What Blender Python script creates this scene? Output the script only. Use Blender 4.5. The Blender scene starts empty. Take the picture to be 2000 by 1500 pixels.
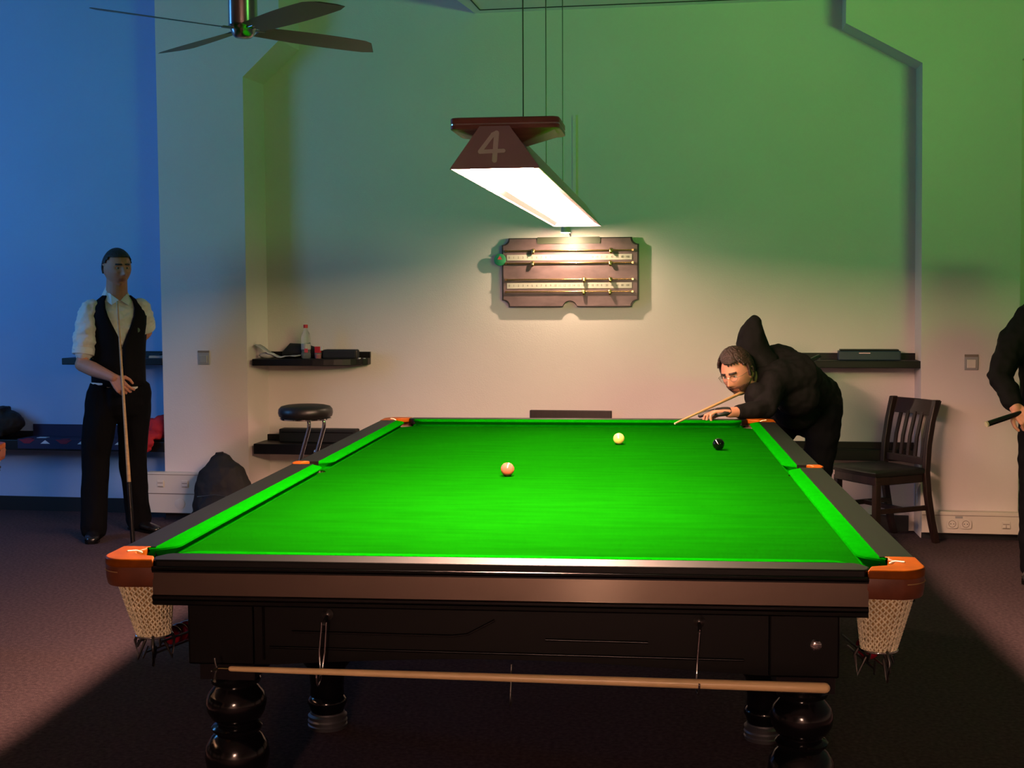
import bpy, math, random
from mathutils import Vector, Matrix, noise as mnoise
random.seed(7)
PI = math.pi
D = bpy.data
scene = bpy.context.scene
COL = scene.collection

# ---------------------------------------------------------------- camera
CAM = (0.34201, -3.36256, 1.53575)
YAW, PITCH, ROLL, FPX = 0.096829, 0.068465, -0.004902, 2606.53
def cam_axes():
    cy, sy = math.cos(YAW), math.sin(YAW); cp, sp = math.cos(PITCH), math.sin(PITCH)
    f = Vector((-sy*cp, cy*cp, -sp)); r = Vector((cy, sy, 0)); u = r.cross(f)
    cr, sr = math.cos(ROLL), math.sin(ROLL)
    return cr*r+sr*u, -sr*r+cr*u, f
CR, CU, CF = cam_axes()
cam = D.cameras.new('camera'); cam_o = D.objects.new('camera', cam); COL.objects.link(cam_o)
m = Matrix((CR, CU, -CF)).transposed().to_4x4(); m.translation = Vector(CAM); cam_o.matrix_world = m
cam.sensor_fit = 'HORIZONTAL'; cam.sensor_width = 36.0; cam.lens = 36.0*FPX/2000.0
cam.clip_start = 0.05; cam.clip_end = 60
scene.camera = cam_o
def onY(x, y, Y):
    d = CF+(x-1000)/FPX*CR-(y-750)/FPX*CU; c = Vector(CAM)
    return c+d*((Y-c.y)/d.y)

# ---------------------------------------------------------------- look, world, lights
scene.view_settings.view_transform = 'Standard'; scene.view_settings.look = 'None'
scene.view_settings.gamma = 1.0; scene.view_settings.use_curve_mapping = False
scene.view_settings.exposure = 0.0
LAMP_STRENGTH = 165.0
LAMP_COLOR = (1.0, 0.56, 0.40)
w = D.worlds.new('world'); scene.world = w; w.use_nodes = True
w.node_tree.nodes['Background'].inputs[0].default_value = (0.35, 0.5, 0.6, 1)
w.node_tree.nodes['Background'].inputs[1].default_value = 0.02
def area(name, loc, target, sx, sy, power, color, spread=180):
    l = D.lights.new(name, 'AREA'); l.shape = 'RECTANGLE'; l.size = sx; l.size_y = sy
    l.energy = power; l.color = color; l.spread = math.radians(spread)
    o = D.objects.new(name, l); COL.objects.link(o); o.location = loc
    o.rotation_euler = (Vector(target)-Vector(loc)).to_track_quat('-Z', 'Y').to_euler()
    return o
# cold daylight through the window in the left wall
area('window_daylight', (-5.9, 3.2, 2.1), (-2.6, 5.5, 2.0), 1.8, 1.9, 95, (0.10, 0.42, 1.0))
# added green fill on the right, no fixture, tints the upper back wall
area('green_fill_light', (3.4, -0.8, 2.3), (0.7, 5.4, 3.75), 1.6, 0.5, 24, (0.22, 1.0, 0.14), 75)

# ---------------------------------------------------------------- helpers
def srgb(r, g, b):
    f = lambda c: (c/255/12.92) if c/255 <= 0.04045 else ((c/255+0.055)/1.055)**2.4
    return (f(r), f(g), f(b))
def mat(name, col, rough=0.6, metal=0.0, spec=0.5, nscale=0, namt=0.15, bump=0, bscale=None, stretch=(1, 1, 1), emit=None, strength=0, alpha=None, trans=0, coat=0, sheen=0):
    m = D.materials.new(name); m.use_nodes = True; nt = m.node_tree
    b = nt.nodes['Principled BSDF']
    b.inputs['Base Color'].default_value = (*col, 1); b.inputs['Roughness'].default_value = rough
    b.inputs['Metallic'].default_value = metal; b.inputs['Specular IOR Level'].default_value = spec
    b.inputs['Coat Weight'].default_value = coat
    b.inputs['Sheen Weight'].default_value = sheen
    if trans: b.inputs['Transmission Weight'].default_value = trans; b.inputs['IOR'].default_value = 1.33
    if emit: b.inputs['Emission Color'].default_value = (*emit, 1); b.inputs['Emission Strength'].default_value = strength
    if nscale or bump:
        tc = nt.nodes.new('ShaderNodeTexCoord'); mp = nt.nodes.new('ShaderNodeMapping')
        mp.inputs['Scale'].default_value = stretch
        nt.links.new(tc.outputs['Object'], mp.inputs[0])
        if nscale:
            n = nt.nodes.new('ShaderNodeTexNoise'); n.inputs['Scale'].default_value = nscale; n.inputs['Detail'].default_value = 5
            nt.links.new(mp.outputs[0], n.inputs[0])
            r = nt.nodes.new('ShaderNodeMapRange'); r.inputs[1].default_value = 0.3; r.inputs[2].default_value = 0.7
            r.inputs[3].default_value = 1-namt; r.inputs[4].default_value = 1+namt
            nt.links.new(n.outputs[0], r.inputs[0])
            mx = nt.nodes.new('ShaderNodeVectorMath'); mx.operation = 'SCALE'; mx.inputs[0].default_value = col
            nt.links.new(r.outputs[0], mx.inputs['Scale']); nt.links.new(mx.outputs[0], b.inputs['Base Color'])
        if bump:
            n2 = nt.nodes.new('ShaderNodeTexNoise'); n2.inputs['Scale'].default_value = bscale or 80; n2.inputs['Detail'].default_value = 3
            nt.links.new(mp.outputs[0], n2.inputs[0])
            bp = nt.nodes.new('ShaderNodeBump'); bp.inputs['Strength'].default_value = bump; bp.inputs['Distance'].default_value = 0.01
            nt.links.new(n2.outputs[0], bp.inputs['Height']); nt.links.new(bp.outputs[0], b.inputs['Normal'])
    return m

M = {}
M['wall'] = mat('wall_paint', (0.63, 0.565, 0.52), 0.9, nscale=1.5, namt=0.03, bump=0.12, bscale=120)
M['floor'] = mat('carpet', (0.070, 0.046, 0.050), 0.95, spec=0.1, nscale=60, namt=0.35, bump=0.5, bscale=220)
M['ceiling'] = mat('ceiling_paint', (0.6, 0.6, 0.58), 0.9)
M['soffit'] = mat('soffit_paint', (0.85, 0.85, 0.82), 0.8)
M['skirt'] = mat('black_skirting', (0.004, 0.004, 0.005), 0.5)
M['cloth'] = mat('green_cloth', (0.0012, 0.062, 0.0004), 0.95, spec=0.0, nscale=7, namt=0.13, stretch=(0.55, 3.0, 1), bump=0.15, bscale=400)
M['cushion'] = mat('cushion_cloth', (0.0008, 0.14, 0.0006), 0.95, spec=0.0, nscale=30, namt=0.08)
M['rail'] = mat('black_lacquer', (0.0016, 0.0016, 0.0014), 0.42, spec=0.28, nscale=14, namt=0.3)
M['mould'] = mat('black_gloss_moulding', (0.002, 0.002, 0.002), 0.25, spec=0.35)
M['steel'] = mat('brushed_steel', (0.34, 0.29, 0.225), 0.13, metal=1.0)
_b = M['steel'].node_tree.nodes['Principled BSDF']; _b.inputs['Anisotropic'].default_value = 0.95; _b.inputs['Anisotropic Rotation'].default_value = 0.25
_c = M['steel'].node_tree.nodes.new('ShaderNodeCombineXYZ'); _c.inputs[0].default_value = 1.0; M['steel'].node_tree.links.new(_c.outputs[0], _b.inputs['Tangent'])
M['frame'] = mat('black_frame', (0.0015, 0.0015, 0.0015), 0.35, spec=0.22)
M['legwood'] = mat('black_turned_wood', (0.003, 0.003, 0.004), 0.16, spec=0.6)
M['footring'] = mat('leg_foot_metal', (0.22, 0.22, 0.24), 0.4, metal=0.8)
M['leather'] = mat('orange_brown_leather', (0.20, 0.048, 0.0015), 0.38, spec=0.1, nscale=25, namt=0.2, coat=0.05)
M['leather_dark'] = mat('dark_brown_leather', (0.14, 0.040, 0.018), 0.4, spec=0.4, nscale=20, namt=0.2)
M['net'] = mat('cream_string', (0.90, 0.84, 0.60), 0.9, spec=0.1, nscale=60, namt=0.1)
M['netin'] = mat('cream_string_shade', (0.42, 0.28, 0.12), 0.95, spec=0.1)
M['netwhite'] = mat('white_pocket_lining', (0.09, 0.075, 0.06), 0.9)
M['brass'] = mat('brass', (0.6, 0.42, 0.18), 0.25, metal=1)
M['chrome'] = mat('chrome', (0.7, 0.7, 0.7), 0.12, metal=1)
M['darkmetal'] = mat('dark_metal', (0.12, 0.115, 0.11), 0.35, metal=0.9)
M['ashwood'] = mat('pale_cue_wood', (0.40, 0.25, 0.11), 0.35, nscale=9, namt=0.15, stretch=(1, 1, 8))
M['restwood'] = mat('rest_wood', (0.78, 0.56, 0.28), 0.35, nscale=6, namt=0.12)
M['blackcue'] = mat('black_cue_butt', (0.004, 0.004, 0.004), 0.2)
M['lampshade'] = mat('brown_lamp_hood', (0.42, 0.34, 0.40), 0.5, nscale=6, namt=0.08)
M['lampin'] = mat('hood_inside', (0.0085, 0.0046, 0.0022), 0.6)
M['lampbar'] = mat('lamp_bar_wood', (0.26, 0.105, 0.085), 0.4, nscale=12, namt=0.2, stretch=(1, 6, 6))
M['greypaint'] = mat('grey_number_paint', (0.85, 0.92, 0.95), 0.6)
M['emit'] = mat('lamp_diffuser', (0.9, 0.9, 0.9), 0.6, emit=LAMP_COLOR, strength=LAMP_STRENGTH*0.88)
M['emit_near'] = mat('lamp_diffuser_near', (0.9, 0.9, 0.9), 0.6, emit=LAMP_COLOR, strength=LAMP_STRENGTH*2.65)
M['emit_far'] = mat('lamp_diffuser_far', (0.9, 0.9, 0.9), 0.6, emit=LAMP_COLOR, strength=LAMP_STRENGTH*0.9)
M['emit_other'] = mat('lamp_diffuser_other', (0.9, 0.9, 0.9), 0.6, emit=LAMP_COLOR, strength=LAMP_STRENGTH*1.9)
M['bluewall'] = mat('blue_wall_paint', (0.27, 0.42, 0.66), 0.9, nscale=1.5, namt=0.03, bump=0.12, bscale=120)
M['fan'] = mat('fan_blade', (0.07, 0.075, 0.075), 0.4)
M['fanmetal'] = mat('fan_brushed_metal', (0.35, 0.35, 0.36), 0.25, metal=1)
M['shelf'] = mat('black_shelf', (0.004, 0.0035, 0.0035), 0.4, spec=0.3)
M['plastic_white'] = mat('white_plastic', (0.62, 0.57, 0.47), 0.5)
M['plastic_grey'] = mat('grey_plastic', (0.30, 0.30, 0.28), 0.4)
M['groove'] = mat('groove_shadow', (0.20, 0.16, 0.12), 0.8)
M['seatblack'] = mat('black_vinyl', (0.010, 0.009, 0.008), 0.38, spec=0.45, bump=0.08, bscale=60)
M['chairwood'] = mat('dark_chair_wood', (0.018, 0.008, 0.006), 0.4, nscale=8, namt=0.3, stretch=(4, 4, 1))
M['board'] = mat('scoreboard_wood', (0.15, 0.092, 0.092), 0.45, nscale=9, namt=0.25, stretch=(1, 1, 2))
M['boardedge'] = mat('scoreboard_edge', (0.02, 0.012, 0.010), 0.5)
M['scale'] = mat('ivory_scale', (0.46, 0.42, 0.34), 0.5)
M['boardplate'] = mat('dull_green_plate', (0.06, 0.065, 0.035), 0.5)
M['ink'] = mat('scale_ink', (0.10, 0.09, 0.07), 0.6)
M['discgreen'] = mat('green_disc', (0.02, 0.22, 0.09), 0.5)
M['badge'] = mat('dull_green_badge', (0.012, 0.05, 0.035), 0.5)
M['red'] = mat('red_print', (0.55, 0.05, 0.06), 0.5)
M['skin'] = mat('skin', (0.46, 0.21, 0.13), 0.55, spec=0.3, nscale=20, namt=0.06)
M['skinlit'] = mat('skin_pale', (0.40, 0.185, 0.115), 0.55, spec=0.3, nscale=20, namt=0.05)
M['lip'] = mat('lips', (0.32, 0.11, 0.08), 0.5)
M['hair'] = mat('dark_hair', (0.018, 0.010, 0.007), 0.6, nscale=60, namt=0.5, bump=0.6, bscale=90)
M['hairbrown'] = mat('brown_hair', (0.020, 0.008, 0.0045), 0.55, nscale=50, namt=0.6, bump=0.7, bscale=90, stretch=(1, 1, 3))
M['beard'] = mat('beard', (0.085, 0.034, 0.02), 0.8, nscale=90, namt=0.5, bump=0.4, bscale=200)
M['eyewhite'] = mat('eye_white', (0.36, 0.33, 0.30), 0.3)
M['iris'] = mat('iris', (0.02, 0.012, 0.008), 0.3)
M['shirt'] = mat('white_shirt', (0.62, 0.62, 0.58), 0.8, bump=0.5, bscale=14)
M['vest'] = mat('black_waistcoat', (0.005, 0.0045, 0.006), 0.8, spec=0.1, bump=0.3, bscale=18)
M['trouser'] = mat('black_trousers', (0.0035, 0.0035, 0.0045), 0.85, spec=0.08, bump=0.5, bscale=10)
M['hoodie'] = mat('black_hoodie', (0.0038, 0.0036, 0.0035), 0.85, spec=0.15, bump=0.8, bscale=11)
M['glove'] = mat('black_glove', (0.008, 0.008, 0.009), 0.5)
M['shoe'] = mat('black_shoe', (0.010, 0.010, 0.012), 0.22)
M['pack'] = mat('black_backpack_fabric', (0.004, 0.004, 0.004), 0.8, bump=0.4, bscale=20)
M['redcloth'] = mat('red_fabric', (0.42, 0.010, 0.018), 0.8, bump=0.5, bscale=15)
M['navy'] = mat('navy_fabric', (0.010, 0.012, 0.05), 0.8)
M['whitefab'] = mat('white_fabric', (0.55, 0.6, 0.65), 0.8)
M['crimson'] = mat('crimson_fabric', (0.18, 0.008, 0.03), 0.8)
M['paper'] = mat('white_paper', (0.50, 0.48, 0.46), 0.8)
M['bluecase'] = mat('dark_blue_case', (0.010, 0.022, 0.045), 0.4)
M['bottle'] = mat('clear_bottle_plastic', (0.85, 0.9, 0.9), 0.08, trans=0.9)
M['redcap'] = mat('red_plastic', (0.45, 0.015, 0.02), 0.4)
M['ball_pink'] = mat('pink_ball', (0.42, 0.085, 0.05), 0.10, spec=0.6)
M['ball_white'] = mat('cue_ball', (0.62, 0.50, 0.11), 0.12, spec=0.6)
M['ball_black'] = mat('black_ball', (0.001, 0.001, 0.001), 0.06, spec=0.6)
M['ball_red'] = mat('red_ball', (0.30, 0.008, 0.025), 0.10, spec=0.6)
M['tip'] = mat('pale_ferrule', (0.35, 0.33, 0.2), 0.5)
M['glasses'] = mat('thin_metal_rim', (0.5, 0.42, 0.35), 0.3, metal=1)
def glassmat():
    m = D.materials.new('spectacle_glass'); m.use_nodes = True; nt = m.node_tree; nt.nodes.clear()
    o = nt.nodes.new('ShaderNodeOutputMaterial'); a = nt.nodes.new('ShaderNodeBsdfTransparent'); g = nt.nodes.new('ShaderNodeBsdfGlossy')
    g.inputs['Roughness'].default_value = 0.05; x = nt.nodes.new('ShaderNodeMixShader'); x.inputs[0].default_value = 0.05
    nt.links.new(a.outputs[0], x.inputs[1]); nt.links.new(g.outputs[0], x.inputs[2]); nt.links.new(x.outputs[0], o.inputs[0])
    return m
M['lens'] = glassmat()

def tag(o, label=None, cat=None, group=None, kind=None):
    if label: o['label'] = label
    if cat: o['category'] = cat
    if group: o['group'] = group
    if kind: o['kind'] = kind
    return o
def thing(name, label, cat, loc=(0, 0, 0), rz=0.0, group=None):
    o = D.objects.new(name, None); o.empty_display_size = 0.1; COL.objects.link(o)
    o.location = loc; o.rotation_euler = (0, 0, rz)
    return tag(o, label, cat, group)

def frame_of(d, side=None):
    d = Vector(d).normalized()
    if side is None: side = Vector((0, 0, 1)) if abs(d.z) < 0.9 else Vector((0, 1, 0))
    a = Vector(side); a = (a-d*a.dot(d))
    if a.length < 1e-6: a = Vector((1, 0, 0)); a = a-d*a.dot(d)
    a.normalize(); return a, d.cross(a)

class MB:
    def __init__(s): s.v = []; s.f = []; s.m = []
    def add(s, vs, fs, M4=None, mi=0):
        b = len(s.v)
        for p in vs:
            p = Vector(p); s.v.append(tuple(M4 @ p) if M4 else tuple(p))
        for f in fs: s.f.append([i+b for i in f]); s.m.append(mi)
        return s
    def box(s, c, d, M4=None, mi=0):
        x, y, z = d[0]/2, d[1]/2, d[2]/2
        vs = [(c[0]+i*x, c[1]+j*y, c[2]+k*z) for i in (-1, 1) for j in (-1, 1) for k in (-1, 1)]
        return s.add(vs, [(0, 1, 3, 2), (4, 6, 7, 5), (0, 4, 5, 1), (2, 3, 7, 6), (0, 2, 6, 4), (1, 5, 7, 3)], M4, mi)
    def rings(s, rs, cap=(True, True), closed=False, M4=None, mi=0):
        n = len(rs[0]); vs = [p for r in rs for p in r]; fs = []
        k = len(rs)
        for i in range(k if closed else k-1):
            a = i*n; b = ((i+1) % k)*n
            for j in range(n): fs.append((a+j, a+(j+1) % n, b+(j+1) % n, b+j))
        if not closed:
            if cap[0]: fs.append(tuple(range(n-1, -1, -1)))
            if cap[1]: fs.append(tuple(range((k-1)*n, k*n)))
        return s.add(vs, fs, M4, mi)
    def prism(s, poly, z0, z1, M4=None, mi=0):
        return s.rings([[(x, y, z0) for x, y in poly], [(x, y, z1) for x, y in poly]], M4=M4, mi=mi)
    def sweep(s, prof, A, B, U, W, M4=None, mi=0):
        A, B, U, W = map(Vector, (A, B, U, W))
        return s.rings([[A+U*u+W*w_ for u, w_ in prof], [B+U*u+W*w_ for u, w_ in prof]], M4=M4, mi=mi)
    def tube(s, pts, r, n=8, closed=False, M4=None, mi=0, ell=None, side=None, round_=False):
        pts = [Vector(p) for p in pts]; k = len(pts)
        rr = r if isinstance(r, (list, tuple)) else [r]*k
        rs = []; prev = None
        for i in range(k):
            if closed: d = pts[(i+1) % k]-pts[i-1]
            else: d = pts[min(i+1, k-1)]-pts[max(i-1, 0)]
            a, b = frame_of(d, side if side is not None else prev)
            if side is None: prev = a
            e = ell[i] if ell else rr[i]
            rs.append([pts[i]+a*rr[i]*math.cos(t)+b*e*math.sin(t) for t in [2*PI*j/n for j in range(n)]])
        if round_ and not closed:
            def capr(ring, c, d, R):
                out = []
                for q in (30, 60, 80):
                    cq, sq = math.cos(math.radians(q)), math.sin(math.radians(q))
                    out.append([c+(p-c)*cq+d*R*sq for p in ring])
                return out
            d0 = (pts[0]-pts[1]).normalized(); d1 = (pts[-1]-pts[-2]).normalized()
            rs = capr(rs[0], pts[0], d0, min(rr[0], ell[0] if ell else rr[0]))[::-1]+rs+capr(rs[-1], pts[-1], d1, min(rr[-1], ell[-1] if ell else rr[-1]))
        return s.rings(rs, closed=closed, M4=M4, mi=mi)
    def lathe(s, prof, n=24, c=(0, 0), M4=None, mi=0):
        return s.rings([[(c[0]+r*math.cos(2*PI*j/n), c[1]+r*math.sin(2*PI*j/n), z) for j in range(n)] for z, r in prof], M4=M4, mi=mi)
    def ell(s, c, r, n=20, k=12, M4=None, mi=0, F=None):
        c = Vector(c); rs = []
        for i in range(k+1):
            ph = -PI/2+PI*i/k; ph = max(-PI/2+0.02, min(PI/2-0.02, ph))
            ring = []
            for j in range(n):
                t = 2*PI*j/n
                p = Vector((r[0]*math.cos(ph)*math.cos(t), r[1]*math.cos(ph)*math.sin(t), r[2]*math.sin(ph)))
                ring.append(c+(F @ p if F else p))
            rs.append(ring)
        return s.rings(rs, M4=M4, mi=mi)
    def build(s, name, mats, parent=None, smooth=None, bevel=0, world=False, solid=0, seg=2):
        me = D.meshes.new(name)
        off = Vector(parent.location) if (world and parent) else Vector((0, 0, 0))
        if world and parent and parent.parent: off = Vector(parent.parent.location)+off
        me.from_pydata([tuple(Vector(p)-off) for p in s.v], [], s.f)
        mats = mats if isinstance(mats, list) else [mats]
        for m_ in mats: me.materials.append(M[m_] if isinstance(m_, str) else m_)
        for p, mi in zip(me.polygons, s.m): p.material_index = mi
        me.update()
        if smooth:
            me.shade_smooth(); me.set_sharp_from_angle(angle=math.radians(smooth))
        o = D.objects.new(name, me); COL.objects.link(o)
        if parent: o.parent = parent
        if bevel:
            b = o.modifiers.new('bevel', 'BEVEL'); b.width = bevel; b.segments = seg; b.limit_method = 'ANGLE'; b.angle_limit = math.radians(40)
        if solid:
            b = o.modifiers.new('solid', 'SOLIDIFY'); b.thickness = solid; b.offset = -1
        return o
    def remesh(s, name, mats, parent, vox=0.006, it=4, disp=None, fn=None):
        o = s.build(name+'_tmp', mats, None)
        r = o.modifiers.new('r', 'REMESH'); r.mode = 'VOXEL'; r.voxel_size = vox
        q = o.modifiers.new('s', 'SMOOTH'); q.iterations = it; q.factor = 0.5
        dg = bpy.context.evaluated_depsgraph_get(); dg.update()
        me = D.meshes.new_from_object(o.evaluated_get(dg)); me.name = name
        D.objects.remove(o)
        off = Vector(parent.location)
        nn = [v.normal.copy() for v in me.vertices] if disp else None
        for i, v in enumerate(me.vertices):
            p = v.co.copy()
            if disp: p = p+nn[i]*disp(p)
            v.co = p-off
        me.materials.clear()
        for m_ in (mats if isinstance(mats, list) else [mats]): me.materials.append(M[m_])
        if fn:
            for p in me.polygons: p.material_index = fn(p.center+off)
        else:
            for p in me.polygons: p.material_index = 0
        me.shade_smooth()
        o = D.objects.new(name, me); COL.objects.link(o); o.parent = parent
        return o
def folds(amp, sc, seed=0.0, zs=1.0):
    def f(p):
        q = Vector((p.x*sc+seed, p.y*sc, p.z*sc*zs))
        return amp*(mnoise.noise(q)+0.5*mnoise.noise(q*2.3))
    return f
def copy_tree(o, parent=None):
    c = o.copy(); COL.objects.link(c); c.parent = parent
    for ch in o.children: copy_tree(ch, c)
    return c

# ---------------------------------------------------------------- the room
A4 = math.radians(-4.0)
T = Vector((math.cos(A4), math.sin(A4), 0)); N = Vector((math.sin(A4), -math.cos(A4), 0))
O = Vector((0, 5.454, 0))
def WL(s, d, z): return O+T*s+N*d+Vector((0, 0, z))
WM = Matrix((T, -N, Vector((0, 0, 1)))).transposed().to_4x4(); WM.translation = O   # local x=T, y=into the wall, z
CEIL = 3.95; PD = 0.24
def struct(name, mb, mt, **k):
    o = mb.build(name, mt, **k); o['kind'] = 'structure'; return o
fl = MB().box((0, -1.5, -0.05), (14, 19, 0.1)); struct('floor', fl, 'floor')
ce = MB().box((0, -1.5, CEIL+0.05), (14, 19, 0.1)); struct('ceiling', ce, 'ceiling')
wb = MB().box((0, 0.1, CEIL/2), (13.2, 0.2, CEIL), WM); wall_back = struct('wall_back', wb, 'wall')
# piers in front of the back wall, widening under the ceiling
def pier(poly_front, back_pts):
    mb = MB(); n = len(poly_front)
    vs = [(x, -PD, z) for x, z in poly_front]+[(x, 0.02, z) for x, z in back_pts]
    fs = [tuple(range(n)), tuple(range(2*n-1, n-1, -1))]+[(i, i+n, (i+1) % n+n, (i+1) % n) for i in range(n)]
    mb.add(vs, fs, WM); return mb.build('pier', 'wall', wall_back)
pier([(-2.883, 0), (-2.284, 0), (-2.276, 2.968), (-2.02, 3.199), (-2.02, CEIL), (-2.883, CEIL)],
     [(-2.883, 0), (-2.215, 0), (-2.215, 2.95), (-1.96, 3.17), (-1.96, CEIL), (-2.883, CEIL)])
pier([(2.095, 0), (2.672, 0), (2.642, 2.921), (3.1, 3.172), (3.1, CEIL), (1.606, CEIL), (1.606, 3.172), (2.063, 2.916)],
     [(2.085, 0), (2.672, 0), (2.642, 2.921), (3.1, 3.172), (3.1, CEIL), (1.60, CEIL), (1.60, 3.172), (2.055, 2.916)])
wlft = MB().box((-6.1, -1.5, CEIL/2), (0.2, 17.5, CEIL)); struct('wall_left', wlft, 'wall')
wrt = MB().box((5.6, -1.5, CEIL/2), (0.2, 17.5, CEIL)); struct('wall_right', wrt, 'wall')
wfr = MB().box((0, -9.6, CEIL/2), (13.2, 0.2, CEIL)); struct('wall_front', wfr, 'wall')
# window in the left wall (outside the frame), where the cold daylight enters
wf = MB()
for z in (1.05, 3.15): wf.box((-5.97, 3.2, z), (0.06, 2.1, 0.07))
for y in (2.15, 3.2, 4.25): wf.box((-5.97, y, 2.1), (0.06, 0.06, 2.1))
struct('window_1', wf, 'plastic_white')
# blue painted recess left of the pier
bp_ = MB().box((-4.6, -0.004, CEIL/2), (3.43, 0.008, CEIL), WM)
bp_.build('painted_panel', 'bluewall', wall_back)
# skirting
sk = MB().box((-4.6, -0.012, 0.05), (3.45, 0.024, 0.10), WM)
struct('baseboard_left', sk, 'skirt')
sk = MB().box((-0.1, -0.012, 0.05), (4.3, 0.024, 0.10), WM)
struct('baseboard_back', sk, 'skirt')
sk = MB().box((-2.58, -PD-0.006, 0.03), (0.6, 0.012, 0.06), WM)
struct('baseboard_pier', sk, 'skirt')
sk = MB().box((2.384, -PD-0.006, 0.025), (0.57, 0.012, 0.05), WM)
struct('baseboard_right', sk, 'skirt')
# soffit box against the back wall under the ceiling
sf = MB()
sf.add([(-0.753, 0, 3.37), (3.0, 0, 3.37), (3.0, -0.55, 3.37), (-0.80, -0.55, 3.37), (-0.753, 0, CEIL), (3.0, 0, CEIL), (3.0, -0.55, CEIL), (-0.80, -0.55, CEIL)],
       [(0, 1, 2, 3), (4, 7, 6, 5), (0, 3, 7, 4), (1, 5, 6, 2), (0, 4, 5, 1), (3, 2, 6, 7)], WM)
so = struct('trim_1', sf, 'soffit')
jl = MB().box((1.1, -0.11, 3.368), (3.6, 0.006, 0.006), WM).box((-0.70, -0.33, 3.368), (0.006, 0.44, 0.006), WM)
jl.build('joint_line', 'skirt', so)

# ---------------------------------------------------------------- snooker table
ZT, ZB = 0.868, 0.832
LEN = 3.569
def arc(cx, cy, r, a0, a1, n=8):
    return [(cx+r*math.cos(math.radians(a0+(a1-a0)*i/n)), cy+r*math.sin(math.radians(a0+(a1-a0)*i/n))) for i in range(n+1)]
def make_table(label):
    t = thing('snooker_table', label, 'snooker table', (0, 0, 0))
    # cloth covered bed with the pocket openings cut into it
    cr = 0.052; cx, cy = 0.915, -0.026; mr = 0.047; mx = 0.949
    poly = []
    def corner(sx, sy):
        a = arc(sx*cx, (cy if sy < 0 else LEN-cy), cr, 0, 360, 28)
        return a
    # walk counter-clockwise, starting bottom edge
    b = arc(cx, cy, cr, 200, 70, 12); poly += b                      # near right
    poly += arc(mx, 1.7845, mr, 250, 110, 10)                        # middle right
    poly += arc(cx, LEN-cy, cr, -70, -200, 12)                       # far right
    poly += arc(-cx, LEN-cy, cr, 20, -110, 12)                       # far left
    poly += arc(-mx, 1.7845, mr, 70, -70, 10)
    poly += arc(-cx, cy, cr, 110, -20, 12)
    MB().prism(poly, ZB-0.05, ZB).build('cloth_bed', 'cloth', t, smooth=30)
    # cushions
    def cushion(horiz, sgn, s0, s1, c0, c1):
        # profile offsets across: from nose outwards, nose -> back
        mb = MB(); rs = []
        n = 40; st = []
        for i in range(9): st.append(s0+0.075*(i/8)**1.5)
        for i in range(1, 12): st.append(s0+0.075+(s1-s0-0.15)*i/12)
        for i in range(8, -1, -1): st.append(s1-0.075*(i/8)**1.5)
        for q in st:
            def bend(dist, kind):
                u = max(0.0, 1-dist/0.075)
                return (0.062 if kind == 'c' else 0.05)*u**2.2
            off = max(bend(q-s0, c0), bend(s1-q, c1))
            nose = 0.0+off; back = max(0.05, off+0.006)
            pr = [(nose, ZB+0.026), (nose+0.001, ZB+0.031), (nose+0.006, ZB+0.0335), (back, ZT-ZB+ZB+0.0), (back, ZB-0.01), (nose+0.020, ZB-0.01), (nose+0.018, ZB+0.010)]
            ring = []
            for u, z in pr:
                if horiz: y = (-u if sgn < 0 else LEN+u); ring.append((q, y, z))
                else: ring.append((sgn*(0.889+u), q, z))
            rs.append(ring)
        mb.rings(rs)
        return mb.build('cushion', 'cushion', t, smooth=35)
    for sx in (-1, 1):
        cushion(False, sx, 0.020, 1.742, 'c', 'm'); cushion(False, sx, 1.827, LEN-0.020, 'm', 'c')
    for sy in (-1, 1): cushion(True, sy, -0.869, 0.869, 'c', 'c')
    # wooden rails
    RW = 0.087
    for sx in (-1, 1):
        for y0, y1 in ((0.030, 1.745), (1.824, LEN-0.030)):
            mb = MB(); mb.sweep([(0.939, ZT), (0.939+RW-0.004, ZT), (0.939+RW, ZT-0.004), (0.939+RW, 0.842), (0.939+RW-0.01, 0.836), (0.939, 0.80)][::1], (0, y0, 0), (0, y1, 0), (sx, 0, 0), (0, 0, 1))
            mb.build('rail', 'rail', t, smooth=30)
    for sy in (-1, 1):
        y0 = -0.05 if sy < 0 else LEN+0.05
        pl = [(-0.862, 0), (0.862, 0), (0.876, 0.010), (0.893, 0.045), (0.887, 0.075), (0.878, RW), (-0.878, RW), (-0.887, 0.075), (-0.893, 0.045), (-0.876, 0.010)]
        mb = MB().prism([(x, y0+sy*y) for x, y in pl], 0.838, ZT)
        mb.build('rail', 'rail', t, bevel=0.004, smooth=30)
    # side and end fascia: moulding, steel panel, moulding
    HW = 0.885
    def fascia(A, B, out):
        A, B, out = Vector(A), Vector(B), Vector(out); up = Vector((0, 0, 1))
        MB().sweep([(-0.05, 0.838), (-0.001, 0.838), (0.004, 0.852), (0.008, 0.850), (0.010, 0.845), (0.006, 0.840), (0.006, 0.836), (-0.05, 0.836)], A, B, out, up).build('moulding', 'mould', t, smooth=30)
        MB().sweep([(-0.03, 0.778), (0.002, 0.778), (0.002, 0.8365), (-0.03, 0.8365)], A, B, out, up).build('steel_panel', 'steel', t)
        MB().sweep([(-0.05, 0.752), (0.000, 0.752), (0.007, 0.757), (0.004, 0.764), (0.009, 0.770), (0.009, 0.776), (0.003, 0.779), (-0.05, 0.779)], A, B, out, up).build('moulding', 'mould', t, smooth=30)
    fascia((-HW, -0.137, 0), (HW, -0.137, 0), (0, -1, 0)); fascia((HW, LEN+0.137, 0), (-HW, LEN+0.137, 0), (0, 1, 0))
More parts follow.
